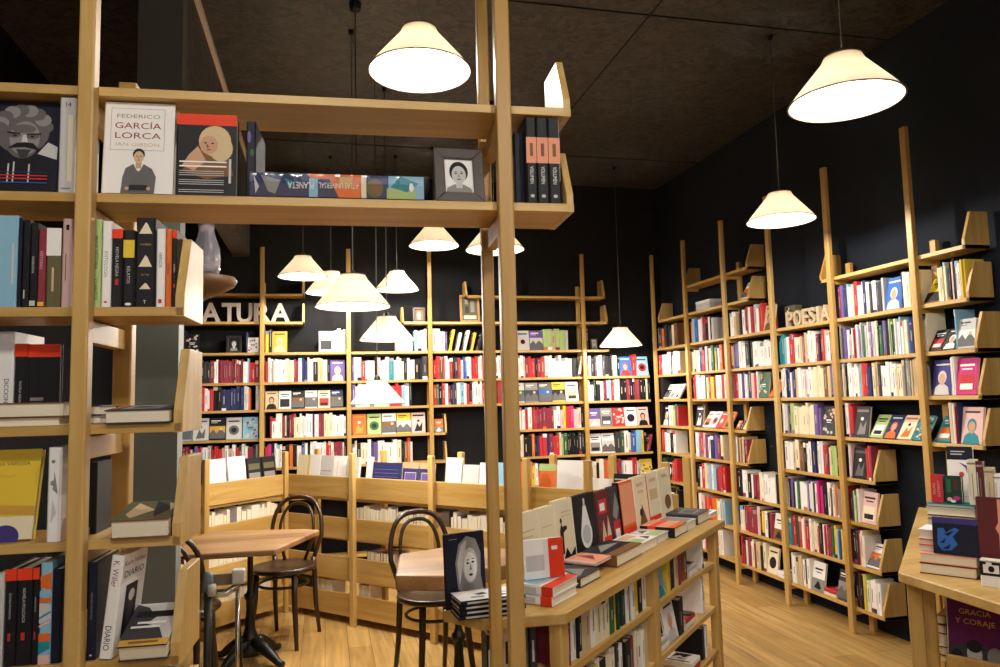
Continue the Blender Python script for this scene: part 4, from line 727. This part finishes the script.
tflat(981, 1030, 565, .002, TZ+.031, .035, .14, 'k', 'black book lying under the standing maroon book')
tface(976.5, 1032, .185, .01, TZ+.068, 'x', 'maroon book with pale bracket line standing upright on the table', t=.03, tilt=3, front=[([(.4, .02), (.46, .02), (.46, .42), (.52, .5), (.46, .58), (.46, .98), (.4, .98), (.4, .6), (.34, .5), (.4, .4)], 'O')])
tface(980, 1012, .078, -.075, TZ, 'w', 'white and black book with a camera emblem at the table edge', t=.04, tilt=0, front=[(rect(0, .42, 1, 1), 'k'), (rect(.1, .52, .6, .84), 'w'), (rect(.2, .84, .38, .93), 'w'), (circ(.36, .68, .1, .12), 'k'), (rect(.0, .95, 1, 1), 's')])
tface(947, 1006, .245, .045, .578, 'P', 'plum purple book titled GRACIA Y CORAJE on the shelf under the table', t=.02, tilt=7, grp='books under the display table',
    front=[('T', 'GRACIA', .48, .82, .07, 'Y', .55, 1), ('T', 'Y CORAJE', .48, .70, .07, 'Y', .68, 1), ('T', 'UNA HISTORIA', .48, .59, .03, 'x', .55), ([(0, 0), (1, 0), (1, .3), (.7, .4), (.4, .42), (.0, .36)], 'K'), (circ(.45, .3, .13, .14), 's'), (circ(.8, .3, .14, .12), 'a'), (circ(.15, .2, .12, .14), 'k'), (circ(.45, .4, .13, .08), 'k')])
for i, c in enumerate('ck'):
    tface(946, 1010, .262, .075+i*.024, .578, c, f"{PALETTE[c][0]} book standing behind the plum book, {ordn(i)} behind it", t=.016, tilt=7, grp='books under the display table')
z = .5775
for i, (c, t) in enumerate((('y', .02), ('k', .03), ('w', .04), ('K', .03), ('u', .03))):
    tflat(937, 946, 620, .16, z, t, .13, c, f"{PALETTE[c][0]} book lying {['lowest','second','third','fourth','topmost'][i]} in the pile behind the table leg"); z += t+.001

# ------------------------------------------------------------------ cafe tables and bentwood chairs
def cafe_table(pts, base, zt, th, lab, th2=None):
    e = empty('cafe_table', (base[0], base[1], 0), 0, lab, 'table')
    q = MB(); q.prism([(x-base[0], y-base[1]) for x, y in pts], zt-th, zt, TABLE_WOOD); q.build('tabletop', e, bevel=.008)
    q = MB(); q.lathe([(.0, .05), (.075, .05), (.085, .08), (.05, .13), (.03, .2), (.022, .3), (.024, .36), (.034, .37), (.034, .39), (.022, .4), (.017, .42), (.017, zt-th-.05), (.05, zt-th-.03), (.06, zt-th-.0), (0, zt-th)], IRON, seg=18); q.build('pedestal', e)
    for k in range(4):
        a = radians(-38+90*k); q = MB(); c, s = cos(a), sin(a)
        q.tube([(c*.03, s*.03, .11), (c*.1, s*.1, .095), (c*.17, s*.17, .055), (c*.215, s*.215, .024), (c*.25, s*.25, .018)], [.045, .036, .028, .02, .018], IRON, seg=8); q.build('foot', e)
    return e
cafe_table([(-.72, 4.29), (-.262, 4.27), (-.03, 4.83), (-.12, 4.91), (-.70, 5.05), (-.82, 4.7)], (-.43, 4.72), .72, .032, 'wooden topped cafe table on a black cast iron pedestal in the corner')
cafe_table([(.31, 3.45), (.52, 3.37), (.86, 3.50), (.95, 3.85), (.66, 4.03), (.375, 3.92)], (.62, 3.60), .72, .07, 'thick wooden topped cafe table beside the counter')
def bentwood(loc, rz, lab, proto=None):
    if proto:
        r = proto.copy(); C.objects.link(r); r.location = loc; r.rotation_euler = (0, 0, rz); r['label'] = lab
        for ch in proto.children:
            c = ch.copy(); C.objects.link(c); c.parent = r
        return r
    e = empty('bentwood_chair', loc, rz, lab, 'chair', 'bentwood chairs')
    R = .205
    q = MB(); q.lathe([(0, .445), (R-.02, .445), (R-.005, .45), (R, .462), (R-.004, .474), (R-.02, .478), (R-.035, .472), (0, .468)], CHAIRW, seg=32); q.build('seat', e)
    q = MB(); q.tube([((R-.05)*cos(2*pi*k/28), (R-.05)*sin(2*pi*k/28), .365) for k in range(28)], .009, CHAIRW, closed=True); q.build('stretcher_ring', e)
    for sx in (-1, 1):
        q = MB(); q.tube([(sx*.125, -.125, .455), (sx*.13, -.13, .3), (sx*.145, -.145, .12), (sx*.16, -.165, 0)], [.02, .019, .016, .013], CHAIRW); q.build('leg', e)
        q = MB(); q.tube([(sx*.135, .15, .5), (sx*.138, .16, .4), (sx*.142, .175, .2), (sx*.15, .215, 0)], [.018, .018, .016, .013], CHAIRW); q.build('leg', e)
    pts = [(-.135, .15, .48)]
    for k in range(17):
        a = pi-pi*k/16; pts.append((.175*math.copysign(abs(cos(a))**.75, cos(a)), .19+.05*sin(a), .63+.245*sin(a)**.8))
    pts.append((.135, .15, .48))
    q = MB(); q.tube(pts, .0145, CHAIRW); hoop = q.build('back_hoop', e)
    pts = [(-.07, .165, .475)]
    for k in range(13):
        a = pi-pi*k/12; pts.append((.12*math.copysign(abs(cos(a))**.75, cos(a)), .185+.05*sin(a), .62+.215*sin(a)**.8))
    pts.append((.07, .165, .475))
    q = MB(); q.tube(pts, .011, CHAIRW); q.build('inner_hoop', e)
    return e
ch0 = bentwood((-.255, 5.06, 0), radians(-22), 'dark bentwood chair with round seat behind the corner cafe table')
bentwood((.575, 4.07, 0), radians(16), 'dark bentwood chair tucked behind the thick-topped cafe table', ch0)
bentwood((-.735, 4.23, 0), radians(172), 'dark bentwood chair at the near left side of the corner table', ch0)
# chrome and black folding stand
se = empty('folding_stand', (-.45, 3.62, 0), 0, 'black and chrome folding stand with grey clamps beside the front bookcase', 'stand')
q = MB(); q.tube([(-.06, 0, 0), (-.06, 0, .70)], .017, mat('charcoal_tube', '#1C1E20', .4)); q.build('black_upright', se)
q = MB(); q.tube([(.068, 0, 0), (.066, 0, .70)], .0095, CHROME, seg=12); q.build('chrome_upright', se)
q = MB(); q.lathe([(0, .672), (.024, .676), (.026, .70), (.022, .745), (.014, .76), (0, .762)], GREYP, c=(-.06, 0, 0), seg=14); q.build('grey_clamp', se)
q = MB(); q.box((.042, -.024, .70), (.098, .026, .765), WHITEP); q.build('white_clamp', se, bevel=.008)
q = MB(); q.tube([(-.06, 0, .675), (-.03, -.005, .665), (.02, -.005, .665), (.066, 0, .69)], [.02, .02, .018, .014], CHROME, seg=10); q.build('cross_tube', se)
q = MB(); q.tube([(-.04, -.022, .66), (-.04, -.022, .71)], .018, WHITEP); q.build('knob', se)
q = MB(); q.box((-.045, .008, .695), (.045, .02, .745), mat('grey_panel', '#6B5D4B', .6)); q.build('panel', se, bevel=.003)
for sx, y in ((-.06, .16), (.066, .16)):
    q = MB(); q.tube([(sx, 0, .62), (sx, y, .3), (sx, y+.06, 0)], .009, IRON); q.build('rear_strut', se)

# wooden bowl-shaped bracket on the pillar, with a glass carafe
be = empty('wall_bracket', (-.60, 3.56, 2.09), 0, 'half-round brown wooden bracket on the grey pillar', 'bracket')
q = MB(); vs = []; fs = []; prof = [(.235, 0), (.25, -.02), (.235, -.045), (.18, -.075), (.12, -.10), (.06, -.135), (.0, -.15)]; n = 16
for r, zz in prof:
    for k in range(n+1):
        a = -pi/2+pi*k/n; vs.append((-.035+r*cos(a), r*.55*sin(a), zz))
for i in range(len(prof)-1):
    for k in range(n): b0 = i*(n+1)+k; fs.append((b0, b0+n+1, b0+n+2, b0+1))
q.add(vs, fs, mat('walnut_turned', '#60421F', .5, var=.3, scale=14), True)
q.add([v for v in vs[:n+1]], [tuple(range(n+1))], mat('walnut_turned', '#60421F')); q.build('bracket_body', be)
glass = bpy.data.materials.new('clear_glass'); glass.use_nodes = True; gb = glass.node_tree.nodes['Principled BSDF']; gb.inputs['Transmission Weight'].default_value = .85; gb.inputs['Roughness'].default_value = .1; gb.inputs['IOR'].default_value = 1.45; gb.inputs['Base Color'].default_value = (.86, .83, .92, 1)
ge = empty('glass_carafe', (-.523, 3.56, 2.0915), 0, 'clear ribbed glass carafe standing on the wooden bracket', 'carafe')
q = MB(); vs = []; fs = []; prof = [(.0, .0), (.05, 0), (.056, .02), (.06, .08), (.056, .13), (.04, .18), (.032, .215), (.036, .24), (.032, .24), (.028, .215), (.036, .18), (.051, .13), (.055, .08), (.05, .02), (0, .012)]; n = 36
for i, (r, zz) in enumerate(prof):
    for k in range(n): rr_ = r*(1+(.05 if k % 3 == 0 and i < 7 else 0)); vs.append((rr_*cos(2*pi*k/n), rr_*sin(2*pi*k/n), zz))
for i in range(len(prof)-1):
    for k in range(n): fs.append((i*n+k, i*n+(k+1) % n, (i+1)*n+(k+1) % n, (i+1)*n+k))
q.add(vs, fs, glass, True); q.build('carafe_body', ge)

# ------------------------------------------------------------------ pendant lamps
LAMP_W = 44.0; TINT = (1.0, .93, .83)
sm = bpy.data.materials.new('cream_lamp_fabric'); sm.use_nodes = True; nt = sm.node_tree; nt.nodes.clear()
df = nt.nodes.new('ShaderNodeBsdfDiffuse'); df.inputs['Color'].default_value = lin('#FBF5EA'); tl = nt.nodes.new('ShaderNodeBsdfTranslucent'); tl.inputs['Color'].default_value = lin('#FAF3E4')
mx = nt.nodes.new('ShaderNodeMixShader'); mx.inputs[0].default_value = .5; ou = nt.nodes.new('ShaderNodeOutputMaterial')
nt.links.new(df.outputs[0], mx.inputs[1]); nt.links.new(tl.outputs[0], mx.inputs[2]); nt.links.new(mx.outputs[0], ou.inputs[0])
bm = bpy.data.materials.new('lit_bulb'); bm.use_nodes = True; nt = bm.node_tree; nt.nodes.clear(); em = nt.nodes.new('ShaderNodeEmission'); em.inputs['Color'].default_value = (1, .86, .66, 1); em.inputs['Strength'].default_value = 40; ou = nt.nodes.new('ShaderNodeOutputMaterial'); nt.links.new(em.outputs[0], ou.inputs[0])
TRIM = mat('brown_shade_trim', '#5C4630', .7)
def pendant(c, dia, lab, watts=None):
    R = dia/2; r = R*.33; h = dia*.43
    e = empty('pendant_lamp', c, 0, lab, 'lamp', 'pendant lamps')
    q = MB(); prof = [(R, 0), (R*.86, h*.21), (r*1.18, h*.86), (r, h), (r-.004, h), (r*1.18-.004, h*.86), (R*.86-.004, h*.21), (R-.004, 0), (R, 0)]
    q.lathe(prof, sm, seg=40); shade = q.build('lamp_shade', e)
    q = MB(); q.lathe([(R+.001, -.001), (R+.001, .0025), (R-.005, .0025), (R-.005, -.001), (R+.001, -.001)], TRIM, seg=40, smooth=False); q.lathe([(r+.0012, h-.004), (r+.0012, h+.003), (r-.006, h+.003), (r-.006, h-.004), (r+.0012, h-.004)], TRIM, seg=40, smooth=False)
    for k in range(3):
        a = 2*pi*k/3; q.tube([(0, 0, h*.93), (r*cos(a), r*sin(a), h)], .0016, TRIM, seg=5)
    q.build('wire_frame', shade)
    q = MB(); q.lathe([(0, h*.75), (.018, h*.75), (.02, h*.75+.05), (.008, h*.75+.07), (0, h*.75+.07)], IRON, seg=12); sock = q.build('lamp_socket', e)
    q = MB(); q.lathe([(0, h*.75-.095), (.02, h*.75-.09), (.03, h*.75-.065), (.026, h*.75-.035), (.014, h*.75-.01), (.012, h*.75)], bm, seg=14); q.build('bulb', sock)
    q = MB(); q.tube([(0, 0, h*.75+.06), (0, 0, ZC-c[2]-.025)], .0026, mat('grey_cord', '#55524E', .6), seg=6); q.build('cord', e)
    q = MB(); q.lathe([(0, ZC-c[2]-.03), (.012, ZC-c[2]-.027), (.018, ZC-c[2]-.002), (0, ZC-c[2]-.002)], IRON, seg=16); q.build('canopy', e)
    ld = bpy.data.lights.new('bulb_light', 'POINT'); ld.energy = watts or LAMP_W; ld.color = TINT; ld.shadow_soft_size = .03
    lo = bpy.data.objects.new('bulb_light', ld); C.objects.link(lo); lo.location = (c[0], c[1], c[2]+max(.02, h*.75-.13))
    return e
LL = [(420, 72, 103, None, 2.93, 'large lit pendant lamp above the front bookcase top board'), (845.5, 102.5, 121, .378, None, 'largest lit pendant lamp hanging at upper right'), (781, 221, 71, .392, None, 'lit pendant lamp before the tall posts above POESIA'),
      (434, 246, 50, None, None, 'lit pendant lamp just below the front bookcase board'), (303, 277, 49, None, 5.6, 'lit pendant lamp above letters R and A, leftmost of cluster'), (495, 250, 59, None, None, 'lit pendant lamp half hidden behind the tall front posts'),
      (331, 293, 50, None, 6.45, 'lit pendant lamp partly hidden behind the big cluster lamp'), (353, 307, 75, None, None, 'biggest lit pendant lamp in the cluster over the reading corner'), (397, 290, 44, None, 6.35, 'small lit pendant lamp right of the cluster, highest hung beside it'),
      (387, 340, 55, None, 4.95, 'lit pendant lamp hanging second lowest over the reading corner'), (377.5, 404, 55, None, 4.62, 'lowest hanging lit pendant lamp before the bookshelves'), (621, 346, 43, None, 6.35, 'small lit pendant lamp in the far corner before the red books')]
for px, py, w, _, Y, lab in LL:
    D = F*.42/w; c = CAM+ray(px, py)*D; dia = _ or .42
    if Y: 
        c2 = at(px, py, 1, Y); dia = .42*(c2-CAM).dot(fw)/D; c = c2
    pendant(tuple(c), dia, lab)
for c, lab in (((-.3, .25, 2.8), 'pendant lamp hanging above and behind the viewer, left'), ((.75, .1, 2.75), 'pendant lamp hanging above and behind the viewer, right'), ((1.3, -1.7, 2.6), 'pendant lamp near the shop window, right'), ((-.6, -1.4, 2.6), 'pendant lamp near the shop window, left')):
    pendant(c, .42, lab, 38)
# dark spot on the ceiling
p = at(355, 8, 2, ZC-.03); e = empty('ceiling_rose', (p.x, p.y, ZC), 0, 'small dark ceiling fitting left of the large upper lamp', 'ceiling fitting')
q = MB(); q.lathe([(0, -.05), (.028, -.045), (.032, -.01), (.032, -.001), (0, -.001)], IRON, seg=18); q.build('housing', e); q = MB(); q.tube([(0, 0, -.05), (0, 0, -.9)], .0028, IRON, seg=6); q.build('cord', e)
# daylight through the shop window
ld = bpy.data.lights.new('window_daylight', 'AREA'); ld.shape = 'RECTANGLE'; ld.size = 3.3; ld.size_y = 2.1; ld.energy = 22; ld.color = (.8, .86, 1)
lo = bpy.data.objects.new('window_daylight', ld); C.objects.link(lo); lo.location = (.85, YF+.03, 1.55); lo.rotation_euler = (radians(90), 0, 0)
w = bpy.data.worlds.new('room_world'); bpy.context.scene.world = w; w.use_nodes = True; w.node_tree.nodes['Background'].inputs['Color'].default_value = (.6, .7, 1, 1); w.node_tree.nodes['Background'].inputs['Strength'].default_value = .05

# ------------------------------------------------------------------ realise the shelf books: the larger ones one by one, the rest as one mass
def size_in_view(b):
    p = b['M'] @ Vector((0, 0, b['h']/2)); x, y, z = pix(p)
    face = any(b['front']) or any(b['back'])
    if z < .2 or x < -20 or x > 1020 or y > 690: return 0
    return (b['d'] if face else b['t'])*b['h']*(F/z)**2
n_special = sum(1 for o in bpy.data.objects if o.get('category') == 'book')
KEEP = 322-n_special
BOOKS.sort(key=size_in_view, reverse=True)
mass = MB()
for i, b in enumerate(BOOKS):
    mb, pg = book_geo(b['t'], b['h'], b['d'], b['col'], b['spine'], b['front'], b['back'])
    if i < KEEP:
        o = mb.build('book', M=b['M']); tag(o, b['label'], 'book', b['group']); pg.build('page_block', o)
    else:
        for g in (mb, pg):
            o0 = len(mass.v); mass.v += [tuple(b['M'] @ Vector(v)) for v in g.v]; mass.f += [[k+o0 for k in f] for f in g.f]
            mass.m += [mass.mi(g.mats[k]) for k in g.m]; mass.sm += g.sm
o = mass.build('shelved_books'); tag(o, 'many small coloured book spines filling the distant shelves', 'books', kind='stuff')
print('BOOKS special', n_special, 'kept', KEEP, 'mass', len(BOOKS)-KEEP)

sc = bpy.context.scene
sc.view_settings.view_transform = 'Standard'; sc.view_settings.look = 'None'; sc.view_settings.exposure = 0.0; sc.view_settings.gamma = 1; sc.view_settings.use_curve_mapping = False
sc.cycles.use_denoising = True; sc.cycles.max_bounces = 8; sc.cycles.sample_clamp_indirect = 6
